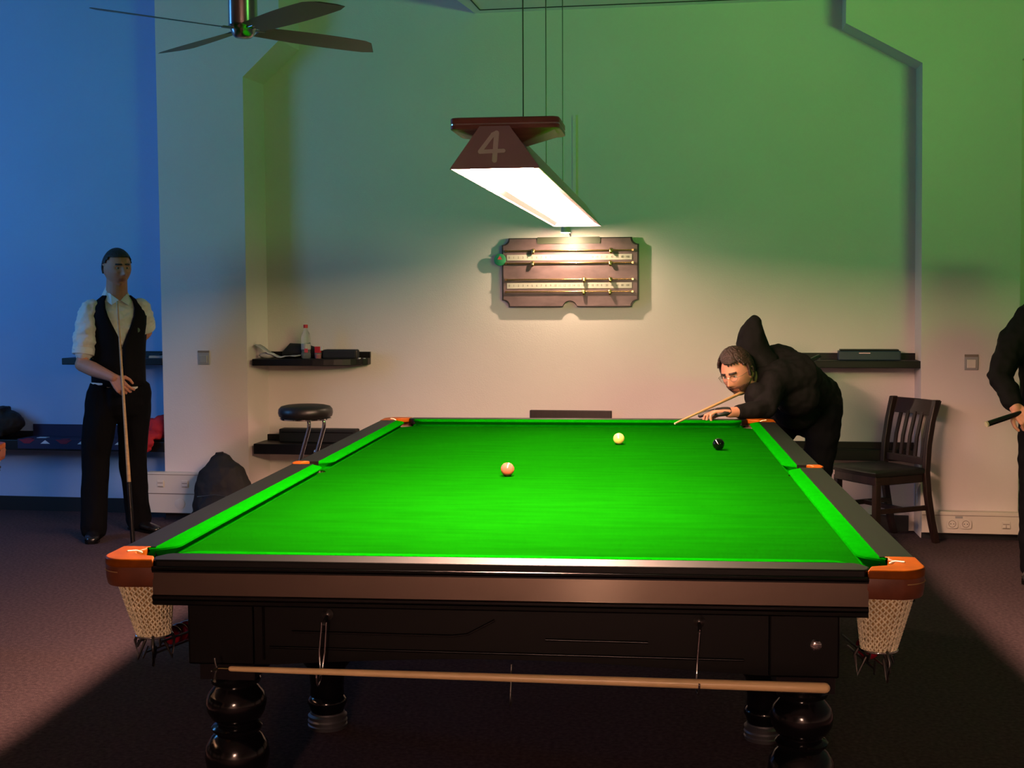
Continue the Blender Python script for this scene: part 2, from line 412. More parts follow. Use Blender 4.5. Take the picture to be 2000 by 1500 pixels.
    for y0, y1 in ((0.03, 1.745), (1.824, LEN-0.03)):
        fascia((1.022, y0, 0), (1.022, y1, 0), (1, 0, 0)); fascia((-1.022, y1, 0), (-1.022, y0, 0), (-1, 0, 0))
    # slate and under-frame
    MB().box((0, LEN/2, 0.768), (1.72, LEN+0.10, 0.030)).build('slate', 'frame', t)
    def endframe(y):
        pts = [(-0.66, 0.752), (-0.66, 0.572), (-0.60, 0.572)]
        for i in range(13):
            u = -0.52+1.04*i/12; pts.append((u, 0.578+0.020*math.cos(u/0.52*PI/2)))
        pts += [(0.64, 0.572), (0.70, 0.572), (0.70, 0.752)]
        mb = MB(); mb.rings([[(x, y, z) for x, z in pts], [(x, y+0.03, z) for x, z in pts]])
        e = mb.build('end_frame', 'frame', t)
        return e
    e = endframe(-0.02)
    mm = MB()
    for pts in ([(-0.56, 0.660), (-0.14, 0.657), (-0.10, 0.662), (-0.03, 0.70)], [(0.10, 0.652), (0.36, 0.650)], [(-0.62, 0.618), (0.60, 0.610)], [(-0.635, 0.735), (-0.635, 0.585)], [(-0.53, 0.738), (0.66, 0.738)]):
        mm.tube([(x, -0.021, z) for x, z in pts], 0.0035, 6)
    mm.build('beading', 'mould', e, smooth=60)
    endframe(LEN)
    for sx in (-1, 1):
        MB().box((sx*0.80, LEN/2, 0.665), (0.04, LEN+0.02, 0.17)).build('side_frame', 'frame', t)
    # legs
    prof = [(0.0, 0.066), (0.012, 0.070), (0.016, 0.066), (0.028, 0.070), (0.034, 0.066), (0.046, 0.069), (0.052, 0.060), (0.058, 0.060)]
    legp = [(0.055, 0.060), (0.075, 0.066), (0.092, 0.075), (0.105, 0.072), (0.115, 0.062), (0.12, 0.064), (0.15, 0.062), (0.19, 0.066), (0.215, 0.070), (0.235, 0.088), (0.27, 0.094), (0.30, 0.090),
            (0.325, 0.072), (0.335, 0.060), (0.340, 0.070), (0.350, 0.074), (0.358, 0.066), (0.362, 0.058), (0.368, 0.060), (0.375, 0.072), (0.395, 0.084), (0.42, 0.088), (0.445, 0.080), (0.462, 0.064), (0.470, 0.060), (0.474, 0.070), (0.485, 0.073), (0.494, 0.068), (0.498, 0.066), (0.52, 0.066)]
    first = None
    for y in (0.15, 1.20, 2.37, 3.42):
        for x in (-0.765, 0.765):
            if first is None:
                l = MB().lathe([(z_, r_*0.94) for z_, r_ in legp], 36).box((0, 0, 0.625), (0.150, 0.15, 0.25)).build('leg', 'legwood', t, smooth=40)
                MB().lathe(prof, 32).build('foot_ring', 'footring', l, smooth=40)
                first = l; l.location = (x, y, 0)
            else:
                c = copy_tree(first, t); c.location = (x, y, 0)
    # wider boss on the near legs below the frame
    for sx in (-1, 1):
        MB().box((sx*0.748, 0.07, 0.655), (0.175, 0.20, 0.17)).build('corner_post', 'frame', t, bevel=0.006)
    b = MB().lathe([(0, 0.014), (0.004, 0.014), (0.007, 0.010), (0.0075, 0.004)], 20, M4=Matrix.Translation((0.776, -0.031, 0.655)) @ Matrix.Rotation(PI/2, 4, 'X')).build('bolt_cap', 'chrome', t, smooth=40)
    # pockets
    def pocket(px, py, ang, mid, balls):
        # local: x axis points outward from the table
        M4 = Matrix.Translation((px, py, 0)) @ Matrix.Rotation(math.radians(ang), 4, 'Z')
        root = None
        if not mid:
            # plan of leather in local axes, outward = +x ; built from the table corner
            def plan(z, grow):
                # outer outline from one rail end to the other, given in table axes for a corner with signs +,-
                o_ = [(1.024, 0.034)]+arc(0.962, -0.078, 0.068+grow, 12, -78, 12)+[(0.880, -0.139)]
                return o_
            sx = 1 if px > 0 else -1; sy = 1 if py > 1 else -1
            def W(x, y): return (sx*x, (y if sy < 0 else LEN-y))
            outer = [(1.028, 0.033)]+arc(0.955, -0.072, 0.074, 8, -82, 12)+[(0.882, -0.140)]
            inner = [(0.946, 0.034)]+arc(0.912, -0.024, 0.050, 50, -130, 14)[1:-1]+[(0.893, -0.090)]
            inner = [(0.946, 0.034), (0.958, 0.020)]+arc(0.912, -0.030, 0.052, 35, -75, 10)+[(0.897, -0.092)]
            top = outer+inner[::-1]
            if (sx > 0) == (sy < 0): top = top[::-1]
            pl = [W(x, y) for x, y in top]
            body = MB().prism(pl, 0.846, ZT+0.001)
            root = body.build('pocket_leather', 'leather', t, bevel=0.005, smooth=40, seg=3)
            # lower bowl band
            n = len(outer); oo = [(x, y) for x, y in outer]
            rs = []
            for z, k in ((0.848, 0.985), (0.838, 1.0), (0.815, 0.99), (0.80, 0.97), (0.797, 0.955)):
                rs.append([Vector((*W(0.90+(x-0.90)*k, -0.015+(y+0.015)*k), z)) for x, y in oo])
            ri = [[Vector((*W(0.90+(x-0.90)*0.88, -0.015+(y+0.015)*0.88), z)) for x, y in oo] for z in (0.80, 0.847)]
            allr = rs+ri; vs = [p for r in allr for p in r]; fs = []
            for i in range(len(allr)):
                a = i*n; b_ = ((i+1) % len(allr))*n
                for j in range(n-1): fs.append((a+j, a+j+1, b_+j+1, b_+j) if (sx > 0) == (sy < 0) else (a+j, b_+j, b_+j+1, a+j+1))
            fs.append(tuple(i*n for i in range(len(allr)))); fs.append(tuple(i*n+n-1 for i in range(len(allr)-1, -1, -1)))
            MB().add(vs, fs).build('pocket_band', 'leather_dark', root, smooth=40)
            st = MB(); st.tube([(*W(0.90+(x-0.90)*1.003, -0.015+(y+0.015)*1.003), 0.835) for x, y in outer[2:-2]], 0.0012, 6); st.build('stitching', 'netin', root)
            stp = MB(); a0 = W(0.965, -0.030); a1 = W(0.985, -0.046)
            stp.tube([(W(0.955, -0.028)[0], W(0.955, -0.028)[1], ZT-0.004), (*W(0.966, -0.032), ZT+0.001), (*W(0.985, -0.045), ZT+0.002)], 0.0028, 6, round_=True); stp.build('thong', 'net', root)
            topc = W(0.940, -0.045); botc = W(0.932, -0.015); RT = 0.070; RB = 0.042
        else:
            sx = 1 if px > 0 else -1
            outer = arc(0.990, 1.7845, 0.050, 58, -58, 10)
            inner = arc(0.955, 1.7845, 0.042, 62, -62, 10)
            outer = [(1.022, 1.826), (1.030, 1.812), (1.034, 1.7845), (1.030, 1.757), (1.022, 1.743)]
            inner = [(0.972, 1.826), (0.990, 1.812), (0.996, 1.7845), (0.990, 1.757), (0.972, 1.743)]
            pl = [(sx*x, y) for x, y in outer+inner[::-1]]
            if sx > 0: pl = pl[::-1]
            root = MB().prism(pl, 0.80, ZT+0.002).build('pocket_leather', 'leather', t, bevel=0.004, smooth=40)
            topc = (sx*0.955, 1.7845); botc = (sx*0.91, 1.7845); RT = 0.055; RB = 0.034
        # inner sleeve of the hole, then the net (geometry of knotted rows)
        zt, zb = 0.805, 0.648
        rows = 20; net = MB()
        def cen(u): return Vector((topc[0]+(botc[0]-topc[0])*u, topc[1]+(botc[1]-topc[1])*u, zt+(zb-zt)*u))
        def rad(u): return RT+(RB-RT)*u**1.1
        for r_ in range(rows+1):
            u = r_/rows; c = cen(u); R_ = rad(u); pts = []
            nw = 26; per = 4
            for j in range(nw*per):
                a = 2*PI*j/(nw*per); w_ = math.sin(j/per*2*PI+(PI if r_ % 2 else 0))
                pts.append(c+Vector((math.cos(a)*(R_+0.0016*math.cos(j/per*2*PI)), math.sin(a)*(R_+0.0016*math.cos(j/per*2*PI)), w_*0.0046)))
            net.tube(pts, 0.0026, 5, closed=True)
        nn = net.build('net', 'net', root, smooth=80); nn['kind'] = 'stuff'
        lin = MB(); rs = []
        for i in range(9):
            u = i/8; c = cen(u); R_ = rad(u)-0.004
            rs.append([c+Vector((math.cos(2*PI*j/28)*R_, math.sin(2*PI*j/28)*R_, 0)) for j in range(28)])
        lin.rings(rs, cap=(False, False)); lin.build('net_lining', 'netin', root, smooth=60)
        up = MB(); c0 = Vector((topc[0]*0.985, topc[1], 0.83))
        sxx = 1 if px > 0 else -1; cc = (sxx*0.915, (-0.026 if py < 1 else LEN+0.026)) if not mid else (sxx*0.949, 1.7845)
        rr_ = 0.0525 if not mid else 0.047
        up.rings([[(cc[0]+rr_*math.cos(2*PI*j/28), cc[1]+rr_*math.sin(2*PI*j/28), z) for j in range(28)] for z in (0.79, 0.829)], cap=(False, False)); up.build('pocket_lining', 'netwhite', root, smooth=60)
        # ring and ball return wires
        rg = MB(); c = cen(1.02)
        rg.tube([c+Vector((math.cos(2*PI*j/20)*(RB+0.004), math.sin(2*PI*j/20)*(RB+0.004), 0)) for j in range(20)], 0.0032, 7, closed=True)
        rg.build('net_ring', 'chrome', root, smooth=60)
        inx = -1 if px > 0 else 1
        if not mid:
            wr = MB(); sgy = 1 if py < 1 else -1; dirv = Vector((0, sgy, -0.13)).normalized(); sd = Vector((1, 0, 0))
            c = Vector((c.x, c.y, c.z))
            for o1, z0 in ((-0.031, -0.012), (0.031, -0.012), (-0.016, -0.042), (0.016, -0.042)):
                a = c+sd*o1+Vector((0, -0.03*sgy, z0)); wr.tube([a+Vector((-o1*0.3, 0.012*sgy, 0.014)), a+Vector((0, -0.010*sgy, -0.012)), a, a+dirv*0.12, a+dirv*0.42], 0.0032, 6)
            for k in range(3):
                a_ = 2*PI*k/3-PI/2*sgy+0.3; p0 = c+Vector((math.cos(a_)*(RB+.004), math.sin(a_)*(RB+.004), 0))
                wr.tube([p0+Vector((0, 0, 0.002)), p0+Vector((math.cos(a_)*0.012, math.sin(a_)*0.012, -0.020)), p0+Vector((math.cos(a_)*0.004, math.sin(a_)*0.004, -0.070)), p0+Vector((-math.cos(a_)*0.018, -math.sin(a_)*0.018, -0.020))], 0.0046, 6, round_=True)
            wr.build('ball_rail', 'darkmetal', root, smooth=60)
            return c, dirv
        return c, None
    C = {}
    C['nl'] = pocket(-0.93, -0.03, 0, False, 0); C['nr'] = pocket(0.93, -0.03, 0, False, 0)
    C['fl'] = pocket(-0.93, LEN, 0, False, 0); C['fr'] = pocket(0.93, LEN, 0, False, 0)
    pocket(-0.95, 1.78, 0, True, 0); pocket(0.95, 1.78, 0, True, 0)
    # hooks under the near end for the rests
    for x in (-0.464, 0.488):
        hk = MB()
        M4 = Matrix.Translation((x, -0.021, 0.708)) @ Matrix.Rotation(PI/2, 4, 'X')
        hk.lathe([(0, 0.014), (0.004, 0.015), (0.008, 0.009), (0.012, 0.004)], 18, M4=M4)
        hk.tube([(x, -0.03, 0.705), (x, -0.060, 0.700), (x-0.002, -0.064, 0.69)], 0.0045, 8)
        hb = hk.build('hook', 'darkmetal', t, smooth=50)
        h2 = MB()
        for q in ((-0.006, 0.006) if x < 0 else (0,)):
            h2.tube([(x+q, -0.064, 0.697), (x-0.006+q*1.2, -0.066, 0.62), (x-0.008+q*0.4, -0.068, 0.575), (x-0.008, -0.085, 0.552), (x-0.006, -0.115, 0.548), (x-0.004, -0.132, 0.560), (x-0.004, -0.134, 0.580)], 0.0026, 7)
        h2.build('hook_wire', 'chrome', hb, smooth=60)
    MB().tube([(0.012, -0.015, 0.585), (0.012, -0.03, 0.54), (0.010, -0.03, 0.505), (0.012, -0.045, 0.487), (0.014, -0.055, 0.500)], 0.0032, 7).build('hook', 'darkmetal', t, smooth=60)
    return t, C
table, PK = make_table('full size snooker table with bright green cloth, in the middle of the room')

# second table, only one corner pocket reaches into the left edge of the frame
t2 = copy_tree(table)
t2['label'] = 'neighbouring snooker table, just an orange corner pocket at the left edge'
a2 = math.radians(14)
# its far right corner (1.02, 3.63) is brought to the left edge of the photograph
crn = Vector((1.000, 3.63, 0)); crn.rotate(Matrix.Rotation(a2, 3, 'Z'))
t2.location = Vector((-2.545, 2.37, 0))-crn; t2.rotation_euler = (0, 0, a2)

# balls
R0 = 0.02625
def ball(x, y, z, mt, label, group=None, name='snooker_ball'):
    o = MB().ell((0, 0, 0), (R0, R0, R0), 40, 24).build(name, mt, smooth=180); o.location = (x, y, z)
    return tag(o, label, 'ball', group)
ball(-0.169, 1.702, ZB+R0, 'ball_pink', 'pink ball lying near the middle of the green cloth')
ball(0.684, 2.601, ZB+R0, 'ball_black', 'glossy black ball on the cloth near the far right pocket')
ball(0.239, 2.80, ZB+R0, 'ball_white', 'pale yellowish white cue ball towards the far cushion')
# potted reds under the near pockets
for key, n, lab in (('nl', 4, 'dark red ball on the wire rail under the near left pocket'), ('nr', 2, 'dark red ball on the wire rail under the near right pocket')):
    c, dv = PK[key]
    for i in range(n):
        p = c+dv*(0.135+i*0.054)+Vector((0, 0, -0.020))
        ball(p.x, p.y, p.z, 'ball_red', ('nearest ' if i == 0 else ('second ' if i == 1 else ('third ' if i == 2 else 'furthest ')))+lab, 'red balls under the '+('left' if key == 'nl' else 'right')+' pocket')

# cue rest lying in the two hooks
rt = thing('cue_rest', 'long pale wooden cue rest hanging in hooks under the near table end', 'cue rest', (0.04, -0.11, 0.565))
A = Vector((-0.695, -0.112, 0.585)); B = Vector((0.788, -0.112, 0.571))
mb = MB(); pts = [A.lerp(B, i/20) for i in range(21)]
mb.tube(pts, [0.0068+0.0062*(i/20)**0.8 for i in range(21)], 14, round_=True); mb.build('shaft', 'restwood', rt, smooth=60, world=True)
mb = MB(); mb.tube([A+Vector((-0.036, 0, 0.0005)), A+Vector((0.004, 0, 0))], 0.0028, 8); mb.build('ferrule', 'brass', rt, smooth=60, world=True)
mb = MB(); h = A+Vector((-0.036, 0, 0))
for sg in (1, -1): mb.tube([h, h+Vector((-0.004, 0.0, sg*0.012)), h+Vector((-0.006, 0.0, sg*0.026))], [0.004, 0.003, 0.0035], 7, round_=True)
for sg in (1, -1): mb.tube([h, h+Vector((-0.004, sg*0.014, 0)), h+Vector((-0.006, sg*0.026, 0))], [0.004, 0.003, 0.0035], 7, round_=True)
mb.build('rest_head', 'darkmetal', rt, smooth=60, world=True)

# ---------------------------------------------------------------- lamp over the table
LZ = 1.867; LY0, LY1 = 0.22, 3.42
yaw_l = math.atan2(0.07, 3.2)
lamp = thing('table_lamp', 'long brown trough lamp numbered 4, hanging over the snooker table', 'lamp', (-0.015, (LY0+LY1)/2, LZ), -yaw_l)
L2 = (LY1-LY0)/2
def lampprof(k=0.0):
    return [(-0.1225+k, 0.0), (0.1225-k, 0.0), (0.040-k*0.5, 0.113-k), (-0.040+k*0.5, 0.113-k)]
mb = MB()
op = [(-0.1225, 0), (-0.040, 0.113), (0.040, 0.113), (0.1225, 0)]
ip = [(-0.1185, 0), (-0.038, 0.110), (0.038, 0.110), (0.1185, 0)]
n = 4
vs = [(x, y, z) for y in (-L2, L2) for x, z in op]+[(x, y, z) for y in (-L2+0.003, L2-0.003) for x, z in ip]
fs = []
for i in range(3): fs += [(i, i+1, 4+i+1, 4+i), (8+i, 12+i, 12+i+1, 8+i+1)]
fs += [(0, 3, 2, 1), (4, 5, 6, 7), (8, 9, 10, 11), (12, 15, 14, 13), (0, 4, 12, 8), (3, 11, 15, 7), (0, 8, 11, 3), (4, 7, 15, 12)]
mb.add(vs, fs)
hood = mb.build('hood', 'lampshade', lamp)
ls = (2*L2-0.03)/3
for k_, mt_ in ((-1, 'emit_near'), (0, 'emit'), (1, 'emit_far')): MB().box((-0.0105, k_*ls, 0.024), (0.181, ls, 0.004)).build('diffuser', mt_, lamp)
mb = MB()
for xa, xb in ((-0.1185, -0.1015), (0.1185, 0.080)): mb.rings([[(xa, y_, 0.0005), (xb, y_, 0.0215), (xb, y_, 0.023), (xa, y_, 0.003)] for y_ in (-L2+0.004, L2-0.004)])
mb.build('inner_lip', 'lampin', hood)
# painted figure 4 on the near face
nrm = 0.0
fr = [(-0.040, -0.010), (-0.040, 0.0)]
mb = MB()
def face(u, v):   # u across, v up on the vertical near face
    return (u, -L2-0.0012, v)
mb.tube([face(0.012, 0.088), face(-0.002, 0.083), face(-0.037, 0.045), face(-0.033, 0.040), (0.0, -L2-0.0012, 0.040), face(0.028, 0.042)], 0.0062, 8, round_=True, ell=[0.0012]*6, side=(0, 0, 1)) if False else None
def stroke(a, b, wd):
    a = Vector((a[0], a[1])); b = Vector((b[0], b[1])); d = (b-a).normalized(); p = Vector((-d.y, d.x)); pts = []
    for i in range(9):
        t = PI/2+PI*i/8; pts.append(a+(p*math.sin(t)+d*math.cos(t))*wd)
    for i in range(9):
        t = -PI/2+PI*i/8; pts.append(b+(p*math.sin(t)+d*math.cos(t))*wd)
    global zoff
    zoff += 0.0002
    mb.rings([[(q.x, -L2-0.0002, q.y) for q in pts], [(q.x, -L2-0.0014-zoff, q.y) for q in pts]])
zoff = 0
for a, b, wd in (((-0.004, 0.090), (-0.039, 0.046), 0.0055), ((-0.039, 0.045), (0.024, 0.047), 0.0055), ((0.006, 0.094), (0.000, 0.022), 0.0068), ((-0.004, 0.090), (0.006, 0.094), 0.0060)):
    stroke(a, b, wd)
mb.build('number', 'greypaint', hood, smooth=60)
# bar across the near end, with tapered underside
bt = thing('lamp_bar', '', '', (0, 0, 0)); D.objects.remove(bt)
Mb = Matrix.Translation((0.025, -L2+0.12, 0.105))
def rrect(w_, d_, r_, n=6):
    out = []
    for cx_, cy_, a0 in ((w_/2-r_, d_/2-r_, 0), (-w_/2+r_, d_/2-r_, 90), (-w_/2+r_, -d_/2+r_, 180), (w_/2-r_, -d_/2+r_, 270)): out += arc(cx_, cy_, r_, a0, a0+90, n)
    return out
rr = rrect(0.296, 0.22, 0.02)
mb = MB(); mb.rings([[(x*k, y*k, z) for x, y in rr] for z, k in ((0.0, 0.96), (0.003, 1.0), (0.013, 1.0), (0.014, 0.985), (0.017, 0.985), (0.018, 1.0), (0.030, 1.0), (0.033, 0.98))], M4=Mb)
bar = mb.build('cross_bar', 'lampbar', lamp, smooth=30)
mb = MB(); mb.rings([[(x*k, y*k, z) for x, y in rr] for z, k in ((0.0137, 0.990), (0.0173, 0.990))], M4=Mb); mb.build('chrome_line', 'chrome', bar)
mb = MB(); mb.rings([[(x*kx, y*ky, z) for x, y in rr] for z, kx, ky in ((-0.030, 0.30, 0.5), (0.0, 0.90, 0.9))], M4=Mb); mb.build('tapered_base', 'lampbar', bar)
for Y in (0.93, 1.72, 2.5):
    y = Y-(LY0+LY1)/2
    mb = MB().tube([(0, y, 0.11), (0.0, y, CEIL-LZ)], 0.0022, 6); mb.build('cable', 'darkmetal', lamp)
    mb = MB().lathe([(0.110, 0.012), (0.120, 0.010), (0.126, 0.004)], 12, c=(0, y)); mb.build('cable_clamp', 'chrome', lamp, smooth=40)

# the lamp of another table, behind the camera
lamp2 = copy_tree(lamp)
lamp2['label'] = 'trough lamp over another table behind the camera, outside the picture'
lamp2.location = (0.02, -6.6, LZ)
for c in lamp2.children:
    if c.name.startswith('diffuser'): c.data = c.data.copy(); c.data.materials.clear(); c.data.materials.append(M['emit_other'])

# ---------------------------------------------------------------- ceiling fan
fan = thing('ceiling_fan', 'four-bladed ceiling fan hanging from a short metal post, top left', 'ceiling fan', (-1.313, 2.158, 2.628))
prof = [(-0.028, 0.020), (-0.026, 0.034), (-0.016, 0.044), (0.0, 0.050), (0.012, 0.055), (0.016, 0.060), (0.022, 0.062), (0.024, 0.050)]
MB().lathe(prof, 32).build('hub', 'fanmetal', fan, smooth=40)
MB().lathe([(0.024, 0.058), (0.03, 0.060), (CEIL-2.628-0.04, 0.060), (CEIL-2.628-0.04, 0.09), (CEIL-2.628, 0.09)], 32).build('post', 'fanmetal', fan, smooth=40)
bl0 = None
for k in range(4):
    a = 3.946+k*PI/2
    if bl0 is None:
        rs = []
        for i in range(13):
            u = i/12; x = 0.075+u*0.575; wd = 0.050+0.020*math.sin(u*PI*0.75)
            if u > 0.93: wd *= 0.8
            pit = -math.radians(13-3*u); ring = []
            for e_, zz in ((-1, 0), (-0.5, 0.004), (0.5, 0.004), (1, 0), (0.5, -0.001), (-0.5, -0.001)):
                yy = e_*wd; ring.append((x+0.04*u*u*e_, yy*math.cos(pit), yy*math.sin(pit)+zz+0.006))
            rs.append(ring)
        bl0 = MB().rings(rs).build('blade', 'fan', fan, smooth=40)
        MB().box((0.065, 0, 0.008), (0.07, 0.03, 0.006)).build('blade_arm', 'fanmetal', bl0, bevel=0.002)
        bl0.rotation_euler = (0, 0, a)
    else:
        c = copy_tree(bl0, fan); c.rotation_euler = (0, 0, a)

# ---------------------------------------------------------------- things on the walls
def wthing(name, label, cat, s, d, z, group=None): return thing(name, label, cat, WL(s, d, z), A4, group)
# scoreboard
sb = wthing('scoreboard', 'dark brown snooker scoreboard with four brass rails on the back wall', 'scoreboard', -0.124, -0.014, 1.438)
HWB, HB, rc = 0.452, 0.455, 0.045
def concave():
    pts = []
    pts += arc(HWB, 0, rc, 180, 90, 8)      # bottom right notch
    pts += arc(HWB, HB, rc, 270, 180, 8)
    pts += arc(-HWB, HB, rc, 0, -90, 8)
    pts += arc(-HWB, 0, rc, 90, 0, 8)
    pts += [(-0.055, 0)]+arc(0, -0.012, 0.045, 165, 15, 12)+[(0.055, 0)]
    return pts
pts = concave()
# order: from bottom centre going right
rgt = [(0.055, 0)]+arc(HWB, 0, rc, 180, 90, 8)+arc(HWB, HB, rc, 270, 180, 8)+arc(-HWB, HB, rc, 0, -90, 8)+arc(-HWB, 0, rc, 90, 0, 8)+[(-0.055, 0)]+arc(0, -0.012, 0.050, 165, 15, 12)
mb = MB(); mb.rings([[(x, -0.03, z) for x, z in rgt], [(x, -0.052, z) for x, z in rgt]])
edge = mb.build('back_board', 'boardedge', sb)
def scl(k, dz): return [(x*k, HB/2+(z-HB/2)*k2+dz) for x, z in rgt for k2 in (k*0.99,)]
mb = MB(); mb.rings([[(x, -0.051, z) for x, z in scl(0.985, 0)], [(x, -0.0545, z) for x, z in scl(0.978, 0)]]); mb.build('board_face', 'board', sb, smooth=30)
MB().box((0, -0.023, HB-0.12), (0.5, 0.016, 0.05)).build('wall_batten', 'boardedge', sb)
mb = MB(); mb.prism(rrect(0.415, 0.044, 0.006), 0, 0.006, M4=Matrix.Translation((-0.008, -0.055, HB-0.018)) @ Matrix.Rotation(PI/2, 4, 'X')); mb.build('name_plate', 'boardplate', sb)
mv = 0.00344
def bx_(px): return (px-1116)*mv
def bz(py): return (600-py)*mv+0.005
rails = [(493.6, [(1046, 0), (1195, 0)]), (517.5, [(1045, 0), (1194, 0)]), (548.5, [(1144, 0), (1194, 0)]), (572, [(1143, 0), (1193, 0)])]
for py, sl in rails:
    z = bz(py)
    rl = MB(); rl.tube([(bx_(993), -0.064, z), (bx_(1236), -0.064, z)], 0.0048, 10)
    for q in (993, 1236): rl.box((bx_(q), -0.060, z), (0.012, 0.018, 0.012))
    r_ = rl.build('score_rail', 'brass', sb, smooth=50)
    for px, _ in sl:
        MB().tube([(bx_(px)-0.013, -0.066, z), (bx_(px)-0.008, -0.066, z), (bx_(px)+0.008, -0.066, z), (bx_(px)+0.013, -0.066, z)], [0.009, 0.014, 0.014, 0.009], 12).ell((bx_(px), -0.078, z-0.010), (0.012, 0.009, 0.014), 12, 8).build('slider', 'brass', r_, smooth=50)
def text(body, size, loc, mt, parent, ext=0.0004, sx=1.0):
    cu = D.curves.new('numbers', 'FONT'); cu.body = body; cu.size = size; cu.extrude = ext; cu.align_x = 'CENTER'; cu.align_y = 'CENTER'
    o = D.objects.new('tmp', cu); COL.objects.link(o)
    dg = bpy.context.evaluated_depsgraph_get(); dg.update()
    me = D.meshes.new_from_object(o.evaluated_get(dg)); D.objects.remove(o)
    me.materials.clear(); me.materials.append(M[mt])
    o = D.objects.new('numbers', me); COL.objects.link(o); o.parent = parent
    o.location = loc; o.rotation_euler = (PI/2, 0, 0); o.scale = (sx, 1, 1)
    return o
for py in (506.5, 560.3):
    z = bz(py)
    sc = MB().box((bx_(1114.5), -0.056, z), (240*mv, 0.004, 0.037)).build('score_scale', 'scale', sb)
    for i in range(20):
        text(str(i), 0.020, (bx_(999+i*8.9), -0.0585, z), 'ink', sc, sx=0.9 if i > 9 else 1)
    for i, s_ in enumerate(('0', '20', '40', '60', '80', '100')):
        text(s_, 0.020, (bx_(1177+i*9.9), -0.0585, z), 'ink', sc, sx=0.8)
# disc
gd = wthing('magnet_disc', 'round green disc with red triangle stuck to the scoreboard left edge', 'disc', -0.588, 0.040, 1.752)
MB().lathe([(0, 0.036), (0.004, 0.040), (0.008, 0.040), (0.010, 0.037)], 28, M4=Matrix.Rotation(PI/2, 4, 'X')).build('disc', 'discgreen', gd, smooth=40)
MB().rings([[(-0.015, -0.0105, 0.002), (0.015, -0.0105, 0.002), (0, -0.0105, 0.027)], [(-0.015, -0.012, 0.002), (0.015, -0.012, 0.002), (0, -0.012, 0.027)]]).build('triangle', 'red', gd)
# clamp light over the scoreboard
cl = wthing('picture_light', 'small picture light shining above the scoreboard top edge', 'light', -0.124, 0.0, 1.905)
MB().tube([(0, 0.0, 0.0), (0, -0.06, 0.02), (0, -0.17, 0.035), (0, -0.25, 0.045)], 0.005, 8).build('arm', 'darkmetal', cl, smooth=50)
MB().rings([[(x*1.0, -0.25+y, z) for x, y in arc(0, 0, r_, 0, 360, 15)[:-1]] for z, r_ in ((0.010, 0.030), (0.012, 0.032), (0.045, 0.028), (0.060, 0.018), (0.066, 0.006))], cap=(False, True)).build('shade', 'scale', cl, smooth=50)
MB().ell((0, -0.25, 0.018), (0.014, 0.014, 0.014), 16, 10).build('bulb', mat('small_bulb', (1, 1, 1), 0.5, emit=(1.0, 0.72, 0.5), strength=4800), cl, smooth=90)
# thin conduit going up the wall
cd = wthing('wall_conduit', 'thin painted cable duct running up the wall above the scoreboard', 'cable duct', -0.098, 0.0, 1.98)
MB().box((0, -0.004, 0.36), (0.022, 0.008, 0.70)).build('duct', 'wall', cd)

# shelves
def shelf(name, label, s0, s1, ztop, depth, d0=0.0, round_right=True, thick=0.045, up=0.04, group=None):
    t = wthing(name, label, 'shelf', s0, d0, ztop-thick)
    L = s1-s0
    if round_right: pl = [(0, 0), (0, -depth)]+arc(L-depth*0.6, -depth*0.6+0.0, depth*0.4, -90, 0, 1)[:0]+[(L*0.35, -depth)]+[(L*0.35+(L-0.03-L*0.35)*math.sin(math.radians(a)), -depth+(depth*0.62)*(1-math.cos(math.radians(a)))) for a in range(10, 91, 10)]+[(L, -depth*0.30), (L, 0)]
    else: pl = [(0, 0), (0, -depth), (L, -depth), (L, 0)]
    MB().prism(pl, 0, thick).build('board', 'shelf', t, bevel=0.004)
    MB().box((L/2, -0.012, thick+up/2), (L, 0.024, up)).build('back_edge', 'shelf', t)
    pl2 = [(x, y*1.0) for x, y in pl]
    return t
shelf('wall_shelf', 'black wall shelf with bottle and papers, left of the scoreboard', -2.24, -1.49, 1.10, 0.26)
shelf('wall_shelf', 'black wall shelf behind the bent man, carrying a dark blue case', 1.22, 2.085, 1.10, 0.22, round_right=False)
shelf('wall_shelf', 'black wall shelf behind the man in the waistcoat', -3.62, -2.885, 1.10, 0.24, round_right=False)
shelf('low_shelf', 'low black wall shelf behind the round bar stool', -2.24, -1.40, 0.53, 0.26, thick=0.07)
shelf('low_shelf', 'low black wall shelf behind the wooden chair', 1.25, 2.075, 0.53, 0.11, round_right=False, thick=0.07)
shelf('low_shelf', 'low black wall shelf carrying the patterned cloth, far left', -5.2, -2.885, 0.53, 0.24, round_right=False, thick=0.07)
# things on the low left shelf
lb = wthing('black_case', 'black flat case lying on the low shelf behind the stool', 'case', -1.83, 0.10, 0.53)
MB().box((0, 0, 0.046), (0.54, 0.10, 0.09)).build('shell', 'pack', lb, bevel=0.008)
MB().box((0, -0.052, 0.07), (0.5, 0.004, 0.004)).build('lid_seam', 'mould', lb)
kn = wthing('chrome_knob', 'small chrome knob in front of the low shelf by the stool', 'knob', -1.80, 0.262, 0.485)
MB().ell((0, -0.012, 0), (0.016, 0.016, 0.016), 16, 10).lathe([(-0.02, 0.006), (0.0, 0.006)], 10, M4=Matrix.Rotation(PI/2, 4, 'X')).build('knob', 'chrome', kn, smooth=60)
